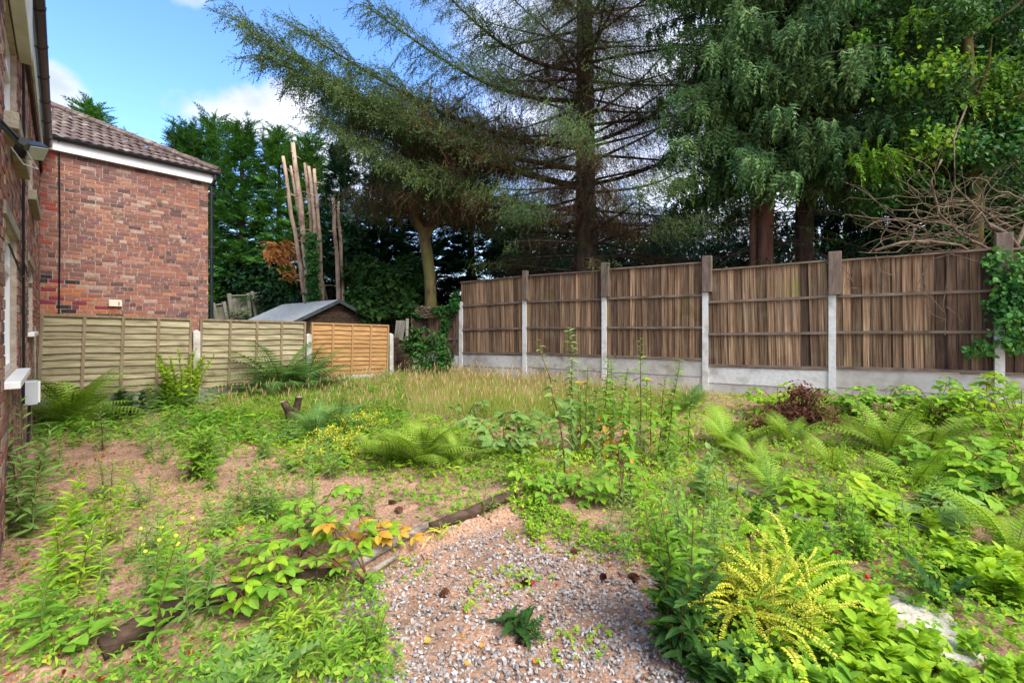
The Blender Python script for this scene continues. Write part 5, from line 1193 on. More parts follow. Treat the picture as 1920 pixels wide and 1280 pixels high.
# ---- corner shrub (camellia-like)
def corner_shrub():
    g_ = np.array([P(803, 700, 10.7).x, 10.7, gz(-2, 10.7)]); t = thing('camellia_shrub', 'rounded dark glossy shrub with bare forked stem at the fence corner', 'shrub', W2(g_)); q = np.random.default_rng(3); b, w = Bulk(), Bulk()
    for (px, py, rx, rz) in ((775, 640, .17, .16), (790, 655, .2, .2), (812, 640, .2, .2), (828, 660, .2, .24), (800, 680, .28, .2), (836, 685, .16, .2), (780, 625, .12, .12), (765, 650, .1, .14), (815, 700, .28, .12)):
        c = np.array(P(px, py, 10.7)) - g_; n = 150; O = c + q.normal(0, .55, (n, 3))*np.array([rx, rx, rz]); D = q.normal(0, .6, (n, 3)) + np.array([0, -.2, .1]); b.put(TL['ovate'], frames(D, (0, -.4, 1), q.uniform(.07, .13, n)), O)
        w.tube([(.05, 0, -.05), (0, 0, .22), (c[0]*.5, c[1]*.5, .25 + c[2]*.3), c], [.03, .026, .018, .008], 6)
    for i, c in enumerate(range(140)):
        a = q.uniform(0, 6.28); r_ = q.uniform(.2, .42); p = np.array([r_*math.cos(a)*.9 + .02, -abs(r_*math.sin(a)), q.uniform(.15, .85)]); obj('leaf', leafmesh('ovate', LF_ivy), t, M=Mdir(p, (math.cos(a), -.5, q.uniform(-.2, .6)), (0, -.5, 1), q.uniform(.09, .13)))
    obj('foliage', b.mesh('foliage', [LF_dark]), t); obj('branches', w.mesh('branches', [M_barkpale], True), t)
corner_shrub()
# ---- dark red maple
def maple():
    g_ = G(1500, 800); t = thing('dwarf_maple', 'dwarf maple with dark red brown foliage against the white gravel boards', 'shrub', W2(g_)); q = np.random.default_rng(6); b, w = Bulk(), Bulk()
    for (dx, dz, rx, rz) in ((0, .28, .25, .12), (.18, .2, .25, .12), (-.22, .2, .22, .1), (.05, .45, .15, .09), (.38, .08, .3, .1), (-.4, .08, .25, .08), (.1, .1, .4, .12), (-.6, .02, .3, .07)):
        n = 420; O = np.array([dx, .0, dz]) + q.normal(0, .55, (n, 3))*np.array([rx, .22, rz]); D = q.normal(0, .6, (n, 3)) + np.array([0, -.2, -.4]); b.put(TL['tiny'], frames(D, (0, -.4, 1), q.uniform(.03, .065, n)), O)
        w.tube([(0, 0, -.05), (dx*.4, 0, dz*.7), (dx, 0, dz)], [.014, .009, .003], 5)
    obj('foliage', b.mesh('foliage', [LF_maple]), t); obj('branches', w.mesh('branches', [M_twigdk]), t)
maple()
stem_plant(1458, 778, .42, 'thin dead stalk before the white gravel board', 'weed', 1, 'small', LF_maple, .025, 26, .05, .3, .003, name='dead_stalk', group=None)
# seed spikes
for i, (px, py, lb) in enumerate(((1640, 822, 'tallest straw coloured seed spike on the right'), (1668, 820, 'straw seed spike right of the tallest'), (1622, 828, 'short straw seed spike left of the tallest'))):
    g_ = G(px, py); t = thing('seed_spike', lb, 'weed', W2(g_), 0, 'straw seed spikes'); h = (.42, .40, .34)[i]; b = Bulk(); b.tube([(0, 0, 0), (.01, 0, h*.5), (0, 0, h)], .004, 5); obj('stem', b.mesh('stem', [M_oldwood]), t)
    b = Bulk(); q = np.random.default_rng(i); n = 150; zz = q.uniform(h*.45, h, n); a = q.uniform(0, 6.28, n); b.put(TL['rnd'], frames(np.stack([np.cos(a), np.sin(a), .5 + 0*a], 1), (0, 0, 1), .022), np.stack([.014*np.cos(a), .014*np.sin(a), zz], 1)); obj('seed_head', b.mesh('seed_head', [LF_straw]), t)

# ---- willowherb and other individual weeds on the left
weeds = [(42, 990, .95, 3, 'lance', LF_cool, .13, 44, 'tall greyish weed at the left edge against the brick wall'), (34, 950, .72, 3, 'lance', LF_cool, .13, 40, 'weed cluster under the near window at the left edge'),
 (370, 895, .50, 4, 'lance', LF_mid, .15, 30, 'bushy dark weed standing on the litter below the light green shrub'), (385, 890, .62, 2, 'lance', LF_mid, .14, 34, 'taller shoot of the bushy weed on the litter'),
 (195, 845, .55, 2, 'lance', LF_cool, .085, 36, 'pale willowherb in front of the left fern'), (288, 850, .50, 2, 'lance', LF_cool, .08, 34, 'pale willowherb before the dark shrub'), (205, 935, .36, 3, 'lance', LF_cool, .06, 30, 'grey green willowherb on the left litter'),
 (110, 1105, .62, 1, 'lance', LF_bright, .10, 70, 'single bright green plume weed at the left'), (125, 1115, .42, 2, 'lance', LF_bright, .08, 40, 'shorter plume weed beside the bright one'), (70, 1190, .45, 2, 'lance', LF_mid, .09, 22, 'thin weed at the lower left edge'),
 (286, 1240, .55, 1, 'lance2', LF_mid, .085, 34, 'tall dark-stemmed willowherb at the bottom left'), (285, 1130, .36, 4, 'lance', LF_cool, .05, 26, 'branching willowherb with seed pods on the left'), (330, 1080, .3, 4, 'lance', LF_cool, .045, 22, 'fine branching willowherb above the bramble'), (240, 1050, .3, 4, 'lance', LF_mid, .045, 22, 'fine green weed on the left litter'),
 (1285, 1205, .74, 8, 'lance2', LF_mid, .10, 32, 'tall dark leafy weed clump left of the golden shrub'), (1300, 1160, .88, 7, 'lance2', LF_cool, .075, 40, 'tallest grey green stems behind the dark weed clump'), (1270, 1235, .50, 8, 'lance2', LF_dark, .10, 26, 'front of the tall weed clump on the gravel edge'), (1340, 1120, .62, 4, 'lance', LF_mid, .09, 34, 'weed stems between the tall clump and golden shrub'),
 (1255, 1030, .34, 5, 'lance', LF_mid, .08, 22, 'weed tuft at the top corner of the gravel'), (1140, 1000, .25, 1, 'lance', LF_cool, .07, 20, 'small single weed on the bare litter patch'), (1365, 960, .45, 4, 'lance', LF_mid, .07, 26, 'green weed stems right of the round shrub'), (1310, 940, .45, 3, 'ovate', LF_cool, .12, 12, 'large spotted dock leaves in the right middle'),
 (1600, 1010, .3, 6, 'lance', LF_cool, .06, 24, 'fine grey green weed above the sleeper edge'), (1570, 960, .35, 5, 'lance', LF_cool, .06, 26, 'fine weed tuft behind the sleeper edge'), (1630, 1050, .26, 4, 'small', LF_mid, .06, 20, 'small leafy weed below the sleeper edge'), (1480, 1040, .25, 5, 'ovate', LF_bright, .09, 12, 'bright leafy weed above the golden shrub'), (1400, 1000, .28, 4, 'small', LF_mid, .07, 18, 'leafy weed left of the sleeper edge'),
 (620, 1260, .22, 5, 'lance', LF_mid, .07, 18, 'green weed tuft at the bottom beside the gravel'), (690, 1230, .2, 5, 'lance', LF_mid, .06, 18, 'weed tuft on the left gravel margin'), (560, 1200, .22, 5, 'lance', LF_bright, .07, 18, 'weed tuft below the bramble'),
 (980, 1180, .10, 5, 'lance2', LF_dark, .12, 5, 'dark dandelion-like weed in the middle of the gravel'), (1075, 830, .3, 3, 'lance', LF_mid, .07, 16, 'weed at the foot of the tall stems'), (1000, 1000, .12, 4, 'small', LF_bright, .05, 10, 'little weed at the tip of the gravel'), (500, 850, .22, 4, 'lance', LF_bright, .07, 14, 'small bright weed on the litter below the fern'), (905, 960, .2, 3, 'lance', LF_mid, .06, 12, 'thin weed beside the log end'),
 (1430, 905, .3, 5, 'lance', LF_mid, .06, 20, 'green weed near the lime ferns'), (1540, 1100, .22, 4, 'ovate', LF_mid, .08, 10, 'toothed leafy weed right of the golden shrub'), (1760, 1010, .22, 4, 'small', LF_bright, .07, 14, 'bright weed by the sleeper end'), (60, 870, .3, 3, 'lance', LF_cool, .07, 20, 'low weed at the foot of the brick wall'), (150, 985, .2, 3, 'small', LF_mid, .06, 14, 'small round-leaved weed on the left litter'),
 (420, 850, .3, 4, 'lance', LF_mid, .06, 18, 'light weed right of the bushy dark weed'), (460, 790, .34, 5, 'lance', LF_mid, .06, 22, 'weed tuft left of the stump')]
for i, (px, py, h, ns, lf, mt, ls, nl, lb) in enumerate(weeds):
    stem_plant(px, py, h, lb, 'weed', ns, lf, mt, ls, nl, .22, .06, .004, name='weed', group='tall weeds', seed=i, spread=.09, stemm=LF_sprig if i % 2 else M_stemr, tip=3 if i in (10, 11, 12) else None, tipmat=LF_flow)

rw = random.Random(91); used_l = set()
marks = [(50, 727, 'the grey box'), (345, 720, 'the light green shrub'), (548, 780, 'the tree stump'), (375, 880, 'the bushy dark weed'), (640, 840, 'the yellow flowers'), (110, 1050, 'the bright plume weed'), (700, 1010, 'the bare log'), (440, 1120, 'the lower left bramble'), (560, 1000, 'the tall bramble cane'),
         (1165, 900, 'the rounded-leaf shrub'), (1290, 1050, 'the tall weed clump'), (1440, 1100, 'the golden shrub'), (1500, 770, 'the red brown maple'), (1665, 840, 'the broad fern'), (1550, 990, 'the sleeper edging'), (1750, 1170, 'the stone slab'), (1840, 800, 'the white post'), (1380, 850, 'the lime fern'), (1735, 960, 'the big bramble leaves')]
for i, (px, py) in enumerate([(rw.uniform(60, 700), rw.uniform(800, 1180)) for _ in range(36)] + [(rw.uniform(1040, 1880), rw.uniform(800, 1080)) for _ in range(26)]):
    left = px < 900
    if left and py > 1040 - (px - 200)*.1 and px > 380: py -= 160
    h = rw.uniform(.22, .55); mt = rw.choice([LF_cool, LF_cool, LF_mid, LF_bright]); ns = rw.choice([1, 2, 3])
    mk = min(marks, key=lambda m: (m[0] - px)**2 + (m[1] - py)**2); dx, dy = px - mk[0], py - mk[1]
    rel_ = ('right of' if dx > 0 else 'left of') if abs(dx) > abs(dy) else ('in front of' if dy > 0 else 'behind')
    lab = f"{'short' if h < .33 else 'tall' if h > .46 else 'medium'} {'grey green' if mt is LF_cool else 'mid green' if mt is LF_mid else 'bright green'} {('single', 'two', 'three')[ns - 1]}-stemmed willowherb {rel_} {mk[2]}"
    if lab in used_l: continue
    used_l.add(lab)
    stem_plant(int(px), int(py), h, lab, 'weed', ns, 'lance', mt, rw.uniform(.045, .08), int(26 + 20*h), .2, .04, .0035, name='willowherb', group='thin willowherbs on the left litter' if left else 'thin willowherbs in the right carpet', seed=200 + i, spread=.07, stemm=LF_sprig)
# thistle rosette leaves
def rosette(px, py, n, L, mat, label, leaf=None, name='thistle', cat='thistle', e=(.25, .9), seed=0, lobes=True):
    g_ = G(px, py); t = thing(name, label, cat, W2(g_)); r = random.Random(px)
    if 'lobe' not in LM:
        b = Bulk(); k = 9; V = []; T = []
        mid = [(0, i/k, -.25*(i/k)**2 + .1*(i/k)) for i in range(k + 1)]
        b.raw([m_ for m_ in mid] + [(x + .03, y, z) for x, y, z in mid], [(i, i + 1 + k + 1, i + 1) for i in range(k)] + [(i, i + k + 1, i + k + 2) for i in range(k)])
        for i in range(1, k):
            w_ = .22*math.sin(math.pi*(i/k)**.8) + .03
            for s in (-1, 1): b.raw([mid[i], (s*w_, i/k + .09, mid[i][2] + .04), (mid[i + 1][0], mid[i + 1][1] - .03, mid[i + 1][2]), (s*w_*.45, i/k - .03, mid[i][2] + .03)], [(0, 1, 2), (0, 3, 1)] if s > 0 else [(0, 2, 1), (0, 1, 3)])
        LM['lobe'] = b.tpl()
    me = tmesh('leaf', LM['lobe'] if lobes else TL['ovser'], [mat])
    for i in range(n): a = i*2.4 + r.uniform(-.3, .3); obj('leaf', me, t, M=Mdir((0, 0, 0), (math.cos(a), math.sin(a), r.uniform(*e)), (0, 0, 1), L*r.uniform(.7, 1.15)))
    return t
rosette(445, 1275, 9, .24, LF_cool, 'blue green thistle with lobed leaves at the bottom left'); rosette(500, 1280, 9, .28, LF_cool, 'upright thistle leaves right of the first thistle'); rosette(985, 1190, 9, .12, LF_dark, 'dark dandelion rosette in the middle of the gravel', name='dandelion', cat='dandelion'); rosette(120, 1215, 7, .10, LF_mid, 'dark weed rosette on the log end at bottom left', name='dock_weed', cat='weed', lobes=False)
def hartstongue():
    for (px, py, n, L, lb) in ((1760, 1140, 8, .27, 'curly-edged long-leaved fern left of the stone slab corner'), (1800, 1115, 7, .22, 'curly long-leaved plant at the right'), (1840, 1110, 7, .22, 'upright dock leaves at the right edge')):
        g_ = G(px, py); t = thing('long_leaved_fern', lb, 'fern', W2(g_), 0, 'long-leaved ferns'); r = random.Random(px); k = 14; b = Bulk(); V = []; T = []
        for i in range(k + 1):
            u = i/k; w_ = .075*(math.sin(math.pi*min(1, u*.93 + .07))**.5); z = .25*u*(1 - u) - .2*u*u; wv = .03*math.sin(i*2.2)
            V += [(-w_, u, z + wv + .03), (0, u, z), (w_, u, z - wv + .03)]
        for i in range(k): a = i*3; T += [(a, a + 1, a + 4), (a, a + 4, a + 3), (a + 1, a + 2, a + 5), (a + 1, a + 5, a + 4)]
        b.raw(V, T); me = b.mesh('frond', [LF_dark if px < 1800 else LF_mid])
        for i in range(n): a = i*2.4; obj('frond', me, t, M=Mdir((0, 0, 0), (math.cos(a), math.sin(a), r.uniform(.5, 1.9)), (0, 0, 1), L*r.uniform(.7, 1.2)))
hartstongue()

# ---- golden small-leaved shrub (arching sprays)
def T_arch(n=26, e0=65, drop=95, leaf=.05, seed=0):
    r = np.random.default_rng(seed); b = Bulk(); k = 16; p = np.zeros(3); pts = [p.copy()]; hd = [np.array([0, 1, 0])]
    for i in range(k): e = R(e0 - drop*(i/k)**1.1); hd.append(np.array([0, math.cos(e), math.sin(e)])); p = p + hd[-1]/k; pts.append(p.copy())
    pts = np.array(pts); b.tube(pts[::2], np.linspace(.008, .003, len(pts[::2])), 3, 1, cap=False); D, O, S = [], [], []
    for i in range(n):
        f = .08 + .92*i/n; j = int(f*k); pp = polyl(pts, f); 
        for s in (-1, 1):
            D.append((s*.9, hd[j][1]*.4 + r.normal(0, .15), hd[j][2]*.4 + .25 + r.normal(0, .15))); O.append(pp); S.append(leaf*(1.15 - .6*f)*r.uniform(.8, 1.2))
        if i % 3 == 0: D.append(tuple(hd[j] + np.array([r.normal(0, .3), 0, .5]))); O.append(pp); S.append(leaf*.8)
    b.put(TL['small'], frames(D, (0, 0, 1), S), O, 0); return b.tpl()
ARCH = [T_arch(34, 72, 110, .044, 0), T_arch(34, 60, 120, .046, 1), T_arch(38, 82, 70, .040, 2)]
def golden(px, py, n, size, label, seed=0, fl=1.0, mats=None):
    g_ = G(px, py); t = thing('golden_shrub', label, 'shrub', W2(g_), 0, 'golden shrubs'); r = random.Random(seed); ms = [tmesh('spray', a, [LF_yel, LF_sprig]) for a in ARCH]
    msg = [tmesh('spray', a, [LF_lime, LF_sprig]) for a in ARCH]
    for i in range(n):
        az = i*2.4; rr = .30*size*math.sqrt(r.random()); s = size*r.choice([.45, .6, .75, .9, 1.1])*r.uniform(.85, 1.15)
        j = r.choice((0, 0, 1, 1, 2)); h0 = r.uniform(0, .38)*size*(1 - .3*(s/size)); obj('spray', (ms if r.random() < .8 else msg)[j], t, (rr*math.cos(az), rr*math.sin(az), h0), rot=(R(r.uniform(-24, 26)), R(r.uniform(-30, 30)), az + r.uniform(-1.2, 1.2)), scale=s)
    return t
golden(1418, 1180, 150, .42, 'golden yellow shrub with arching small-leaved sprays in the right foreground', 1)
golden(1462, 1120, 70, .40, 'upright golden shrub rising behind the foreground one', 2); golden(1470, 1225, 60, .42, 'golden sprays drooping at the front of the yellow shrub', 3)
golden(822, 1010, 20, .18, 'small golden sprig growing over the log', 4)
# yellow lady's-mantle like flowers
def yellow_patch(px, py, n, h, label, seed):
    g_ = G(px, py); t = thing('yellow_flower_plant', label, 'flower', W2(g_), 0, 'yellow flowering plants'); r = random.Random(seed); q = np.random.default_rng(seed)
    b = Bulk(); w = Bulk()
    for i in range(n):
        a = q.uniform(0, 6.28); rr = .34*math.sqrt(q.random()); p = np.array([rr*math.cos(a), rr*math.sin(a)*.8, h*q.uniform(.5, 1)]); w.tube([(p[0]*.5, p[1]*.5, 0), p], .002, 3, cap=False)
        m_ = 12; D = q.normal(0, 1, (m_, 3)); D[:, 2] = abs(D[:, 2]); b.put(TL['small'], frames(D, (0, 0, 1), .026), p + q.normal(0, .022, (m_, 3)))
    obj('flower_heads', b.mesh('flower_heads', [LF_flow]), t); obj('stems', w.mesh('stems', [LF_sprig]), t)
    for i in range(26):
        a = i*2.4; rr = .32*math.sqrt(q.random()); obj('leaf', leafmesh('ovser', LF_mid), t, M=Mdir((rr*math.cos(a), rr*math.sin(a), h*.35*q.random() + .04), (math.cos(a), math.sin(a), .3), (0, 0, 1), .12))
yellow_patch(640, 845, 46, .24, 'patch of yellow green flowers left of the central fern', 1); yellow_patch(675, 815, 34, .3, 'yellow green flowers behind the first patch', 2); yellow_patch(610, 870, 22, .18, 'small front tuft of yellow green flowers', 3)
# lemon-balm like clump
for (px, py, n, h, ls, lb, mt) in ((1560, 1180, 26, .20, .085, 'bright toothed-leaf clump right of the golden shrub', LF_bright), (1610, 1235, 22, .18, .085, 'lower part of the bright toothed-leaf clump', LF_bright), (1660, 1290, 16, .14, .08, 'bright leaves at the bottom below the stone slab', LF_bright), (1500, 1290, 14, .12, .09, 'round-leaved clump at the bottom beside the golden shrub', LF_mid), (1590, 1130, 18, .16, .08, 'back of the bright toothed-leaf clump', LF_bright), (1840, 1290, 14, .12, .07, 'bright leaf clump in the bottom right corner', LF_bright), (1820, 1075, 16, .16, .09, 'light green leafy clump right of the slab', LF_bright), (1890, 1120, 16, .18, .09, 'light green leafy clump at the right edge', LF_bright), (1360, 1250, 14, .14, .09, 'scalloped leaves at the foot of the tall weeds', LF_dark)):
    stem_plant(px, py, h, lb, 'herb', n, 'ovser', mt, ls*.72, 11, .35, .15, .003, name='herb', group='leafy herbs', spread=.20, arr='opposite', up=.25, taper=.1)

# ---- logs, stump, slab, sleepers, cones
def log(label, pts, r0, r1, mat=M_log, name='log_edging', group='log edging of the gravel'):
    pts = [np.array(p, float) for p in pts]; b = Bulk(); k = 14; pp = np.array([polyl(pts, t) for t in np.linspace(0, 1, k)]); q = np.random.default_rng(int(pts[0][0]*100) % 97)
    b.tube(pp, np.linspace(r0, r1, k)*(1 + q.normal(0, .07, k)), 12); tag(obj(name, b.mesh(name, [mat], True)), label, 'log', group)
def onl(f, s=0, dz=0):
    p = LA + LU*f; p = p + np.array([LU[1], -LU[0]])*s; return (p[0], p[1], gz(*p) + dz)
Ll = float(np.linalg.norm(LB - LA))
a0, a1, a2, a3, a4 = G(640, 1082), G(720, 1036), G(800, 998), G(880, 968), G(965, 932)
log('bare grey brown log lying along the gravel edge under the golden sprig', [(a0.x, a0.y, a0.z + .035), (a1.x, a1.y, a1.z + .045), (a2.x, a2.y, a2.z + .05)], .040, .030)
log('dark rotten log continuing towards the fern', [(a2.x + .02, a2.y + .05, a2.z + .01), (a3.x, a3.y, a3.z + .03), (a4.x, a4.y, a4.z + .03)], .038, .045, M_darktimber)
b0, b1, b2 = G(190, 1225), G(330, 1150), G(470, 1105)
log('dark mossy log under the bramble at the lower left', [(b0.x, b0.y, b0.z + .02), (b1.x, b1.y, b1.z + .03), (b2.x, b2.y, b2.z + .03), (a0.x - .05, a0.y, a0.z + .01)], .055, .05, M_darktimber)
log('thin lower log lying against the gravel', [(a0.x + .1, a0.y - .06, a0.z), (a1.x + .1, a1.y - .02, a1.z)], .022, .014)
g_ = G(548, 792); t = thing('tree_stump', 'small cut tree stump with two prongs by the feathery fern', 'stump', W2(g_))
for (dx, dy, h, r0, ln) in ((-.06, 0, .30, .055, -.12), (.06, .03, .36, .05, .05)):
    b = Bulk(); b.tube([(dx*.3, dy, -.05), (dx*.7, dy, h*.5), (dx + ln*.5, dy, h)], [r0*1.2, r0, r0*.95], 10); obj('prong', b.mesh('prong', [M_darktimber]), t)
    b = Bulk(); b.tube([(dx + ln*.5, dy, h + .001), (dx + ln*.5, dy, h + .008)], r0*.85, 10); obj('cut_face', b.mesh('cut_face', [M_barkpale]), t)
# stone slab in the lower right
def slab():
    pts = [G(*p) for p in ((1640, 1165), (1690, 1135), (1770, 1150), (1850, 1235), (1790, 1262), (1700, 1225))]; c = sum(pts, Vector())/6; b = Bulk(); V = [(p.x - c.x, p.y - c.y, .012) for p in pts] + [(p.x - c.x, p.y - c.y, -.05) for p in pts] + [(0, 0, .016)]
    T = [(i, (i + 1) % 6, 12)[::-1] for i in range(6)] + [(i, i + 6, (i + 1) % 6 + 6) for i in range(6)] + [(i, (i + 1) % 6 + 6, (i + 1) % 6) for i in range(6)]
    b.raw(V, T); tag(obj('paving_slab', b.mesh('paving_slab', [M_slab]), None, (c.x, c.y, c.z + .015)), 'pale weathered stone slab half covered by leaves at the lower right', 'slab')
slab()
for (p0, p1, lb, w_) in (((1480, 968), (1620, 1018), 'weathered sleeper edging partly hidden right of the golden shrub', .06), ((1650, 985), (1800, 1008), 'second weathered sleeper further right among the leaves', .06), ((1340, 905), (1470, 960), 'half buried sleeper above the golden shrub', .05), ((1640, 1145), (1700, 1125), 'short timber edge beside the stone slab', .03)):
    a, c = G(*p0), G(*p1); d = c - a; o = obj('timber_edging', boxmesh('timber_edging', (d.length/2, w_, .03), [M_oldwood], bevel=.006), None, tuple((a + c)/2 + Vector((0, 0, .012))), rot=(0, -math.asin(d.z/d.length), math.atan2(d.y, d.x))); tag(o, lb, 'timber', 'timber edging in the right bed')
def cone_mesh():
    b = Bulk(); n = 64; h = .052
    b.tube([(0, -h/2, 0), (0, 0, 0), (0, h/2, 0)], [.008, .013, .004], 8); A, O = [], []
    for i in range(n): f = i/n; a = i*2.4; r_ = .006 + .012*math.sin(math.pi*(f*.8 + .12)); A.append((math.cos(a), .9*(f - .2), math.sin(a))); O.append((r_*math.cos(a)*.6, -h/2 + h*f, r_*math.sin(a)*.6))
    b.put(TL['rnd'], frames(A, (0, -1, 0), .019), O); return b.mesh('pine_cone', [M_cone])
CM = cone_mesh()
for i, (px, py, lb) in enumerate(((1079, 1038, 'brown pine cone at the top of the gravel'), (1131, 1086, 'orange brown pine cone right of the gravel middle'), (1188, 1086, 'pine cone near the right gravel edge'), (977, 1206, 'pine cone below the dandelion'), (833, 1116, 'flattened pine cone on the left gravel'), (985, 1098, 'pine cone beside the red leaves'), (748, 958, 'pine cone on the litter by the golden sprig'), (735, 945, 'second pine cone on the litter behind the log'), (700, 1010, 'small pine cone above the log'))):
    g_ = G(px, py); tag(obj('pine_cone', CM, None, (g_.x, g_.y, g_.z + .012), rot=(R(random.uniform(-30, 30)), random.uniform(0, 6), random.uniform(0, 6)), scale=random.uniform(.85, 1.15)), lb, 'pine cone', 'pine cones on the ground')

# ================================================================ GROUND STUFF
def scat(n, x0, x1, y0, y1, fn):
    x = rng.uniform(x0, x1, n); y = rng.uniform(y0, y1, n); z = th(x, y); px, py = pxof(x, y, z); m_ = fn(px, py, x, y); 
    return x[m_], y[m_], z[m_]
def inframe(px, py): return (px > -60) & (px < 1980) & (py < 1330)
RIGHT = [(930, 960), (1000, 800), (1100, 765), (1330, 738), (1560, 748), (1960, 765), (1960, 1400), (1400, 1400), (1300, 1230), (1235, 1060), (1180, 1020), (1000, 965)]
BARE1 = [(1010, 935), (1100, 930), (1180, 975), (1170, 1010), (1080, 1005), (1020, 975)]; BARE2 = [(1330, 880), (1440, 905), (1480, 950), (1400, 940)]; BARE3 = [(1640, 1150), (1700, 1130), (1850, 1235), (1790, 1262), (1690, 1215)]; BARE4 = [(1040, 800), (1220, 800), (1200, 860), (1060, 850)]
MEADOW = [(600, 690), (735, 700), (870, 700), (1000, 712), (1180, 735), (1330, 750), (1250, 790), (1060, 790), (980, 800), (860, 780), (700, 790), (640, 800), (560, 780), (430, 790), (400, 745), (440, 730)]
BL = [(-60, 1180), (60, 1120), (330, 1160), (640, 1090), (700, 1100), (760, 1300), (-60, 1400)]
def inleft(px, py): return (px < 1000) & (py > 780)
def clumpn(x, y, s, o=0): return .5 + .5*np.sin(x*s + 1.7*np.sin(y*s*.7 + o))*np.cos(y*s*1.3 + 1.1*np.sin(x*s*.8 + o*2))
# gravel stones
def stones():
    st = []
    for s in range(5):
        q = np.random.default_rng(s); phi = (1 + 5**.5)/2; V = np.array([(-1, phi, 0), (1, phi, 0), (-1, -phi, 0), (1, -phi, 0), (0, -1, phi), (0, 1, phi), (0, -1, -phi), (0, 1, -phi), (phi, 0, -1), (phi, 0, 1), (-phi, 0, -1), (-phi, 0, 1)])/1.9
        V = V*(1 + q.normal(0, .2, (12, 1)))*np.array([1, .72, .5]); T = np.array([(0, 11, 5), (0, 5, 1), (0, 1, 7), (0, 7, 10), (0, 10, 11), (1, 5, 9), (5, 11, 4), (11, 10, 2), (10, 7, 6), (7, 1, 8), (3, 9, 4), (3, 4, 2), (3, 2, 6), (3, 6, 8), (3, 8, 9), (4, 9, 5), (2, 4, 11), (6, 2, 10), (8, 6, 7), (9, 8, 1)]); st.append((V, T, np.zeros(20, int)))
    x, y, z = scat(34000, -1.6, 1.7, 1.5, 4.3, lambda px, py, x, y: inpoly(px, py, GRAVEL) & (rng.random(px.shape) < np.clip(.15 + .8*clumpn(x, y, 2.3) + (py - 1090)/230, .08, 1)))
    n = len(x); print('stones', n); b = Bulk(); D = rng.normal(0, 1, (n, 3)); D[:, 2] *= .35; A = frames(D, np.array([0, 0, 1]) + rng.normal(0, .45, (n, 3)), rng.uniform(.5, 1.3, n)**1.7*.0108); O = np.stack([x, y, z + rng.uniform(0, .011, n)], 1); ch = np.arange(n) % 5
    for c in range(5): b.put(st[c], A[ch == c], O[ch == c])
    tag(obj('gravel', b.mesh('gravel', [LF_stone])), 'loose grey white gravel chippings in the foreground path', 'gravel', kind='stuff')
stones()
def needles():
    b = Bulk(); nd = T_blade(1, .07, 0)
    x, y, z = scat(150000, -5, 5, 1.4, 7.5, lambda px, py, x, y: inframe(px, py) & (rng.random(px.shape) < np.clip(2.6/y**1.15, 0, 1)*np.where(inpoly(px, py, GRAVEL), np.clip(1.4 - (py - 1000)/360, .62, 1), .6)))
    n = len(x); print('needles', n); a = rng.uniform(0, 6.28, n); b.put(nd, frames(np.stack([np.cos(a), np.sin(a), rng.normal(0, .18, n)], 1), (0, 0, 1), rng.uniform(.014, .034, n), rng.normal(0, .6, n)), np.stack([x, y, z + rng.uniform(.002, .016, n) + .012*inpoly(*pxof(x, y, z), GRAVEL)], 1))
    tag(obj('needle_litter', b.mesh('needle_litter', [LF_need])), 'fallen brown conifer needles scattered over the ground', 'litter', kind='stuff')
    b = Bulk(); q = np.random.default_rng(4)
    x, y, z = scat(900, -5, 5, 1.5, 7, lambda px, py, x, y: inframe(px, py)); 
    for i in range(min(420, len(x))):
        a = q.uniform(0, 6.28); l = q.uniform(.03, .11); d = np.array([math.cos(a), math.sin(a), .05])*l; p = np.array([x[i], y[i], z[i] + .008]); b.tube([p, p + d*.5 + q.normal(0, .004, 3), p + d], q.uniform(.0012, .003), 4)
    tag(obj('twig_litter', b.mesh('twig_litter', [M_vine])), 'small dry twigs lying on the litter and gravel', 'litter', kind='stuff')
needles()
def cover(name, label, n, box, fn, tpl, mats, size, hgt, tilt=.35, mi=None, up=.55):
    x, y, z = scat(n, *box, fn); m_ = front(x, y); x, y, z = x[m_], y[m_], z[m_]; k = len(x); print(name, k)
    if k == 0: return
    b = Bulk(); a = rng.uniform(0, 6.28, k); D = np.stack([np.cos(a), np.sin(a), rng.normal(.05, .25, k)], 1); Nn = np.array([0, -.15, 1]) + rng.normal(0, tilt, (k, 3)); S = rng.uniform(*size, k)
    H = rng.uniform(*hgt, k)*(.6 + .8*clumpn(x, y, 3.1, 1)); A = frames(D, Nn, S)
    b.put(tpl, A, np.stack([x, y, z + H], 1)); tag(obj(name, b.mesh(name, mats)), label, 'ground cover', kind='stuff')
box_r = (-.4, 9, 1.3, 8.5)
def fr_right(px, py, x, y):
    bare = inpoly(px, py, BARE1) | inpoly(px, py, BARE2) | inpoly(px, py, BARE3) | inpoly(px, py, BARE4)
    return inpoly(px, py, RIGHT) & ~(bare & (rng.random(px.shape) < .9)) 
cover('strawberry_leaves', 'low three-part strawberry leaves carpeting the right side', 85000, box_r, lambda px, py, x, y: fr_right(px, py, x, y) & (rng.random(px.shape) < (.30 + .55*clumpn(x, y, 1.9))*np.clip(3.2/y, .25, 1)), TRI, [LF_bright, LF_sprig], (.028, .078), (.01, .13), .5)
cover('ground_elder_leaves', 'darker leaves under the bright carpet on the right', 40000, box_r, lambda px, py, x, y: fr_right(px, py, x, y) & (rng.random(px.shape) < (.2 + .5*clumpn(x, y, 1.3, 3))*np.clip(3.2/y, .25, 1)), TRI, [LF_mid, LF_sprig], (.035, .09), (.0, .09), .5)
cover('yellow_green_leaves', 'yellowish small leaves among the carpet on the right', 34000, box_r, lambda px, py, x, y: fr_right(px, py, x, y) & (clumpn(x, y, 2.4, 5) > .45) & (rng.random(px.shape) < .8*np.clip(3.2/y, .25, 1)), TRI, [LF_lime, LF_sprig], (.025, .07), (.03, .15), .5)
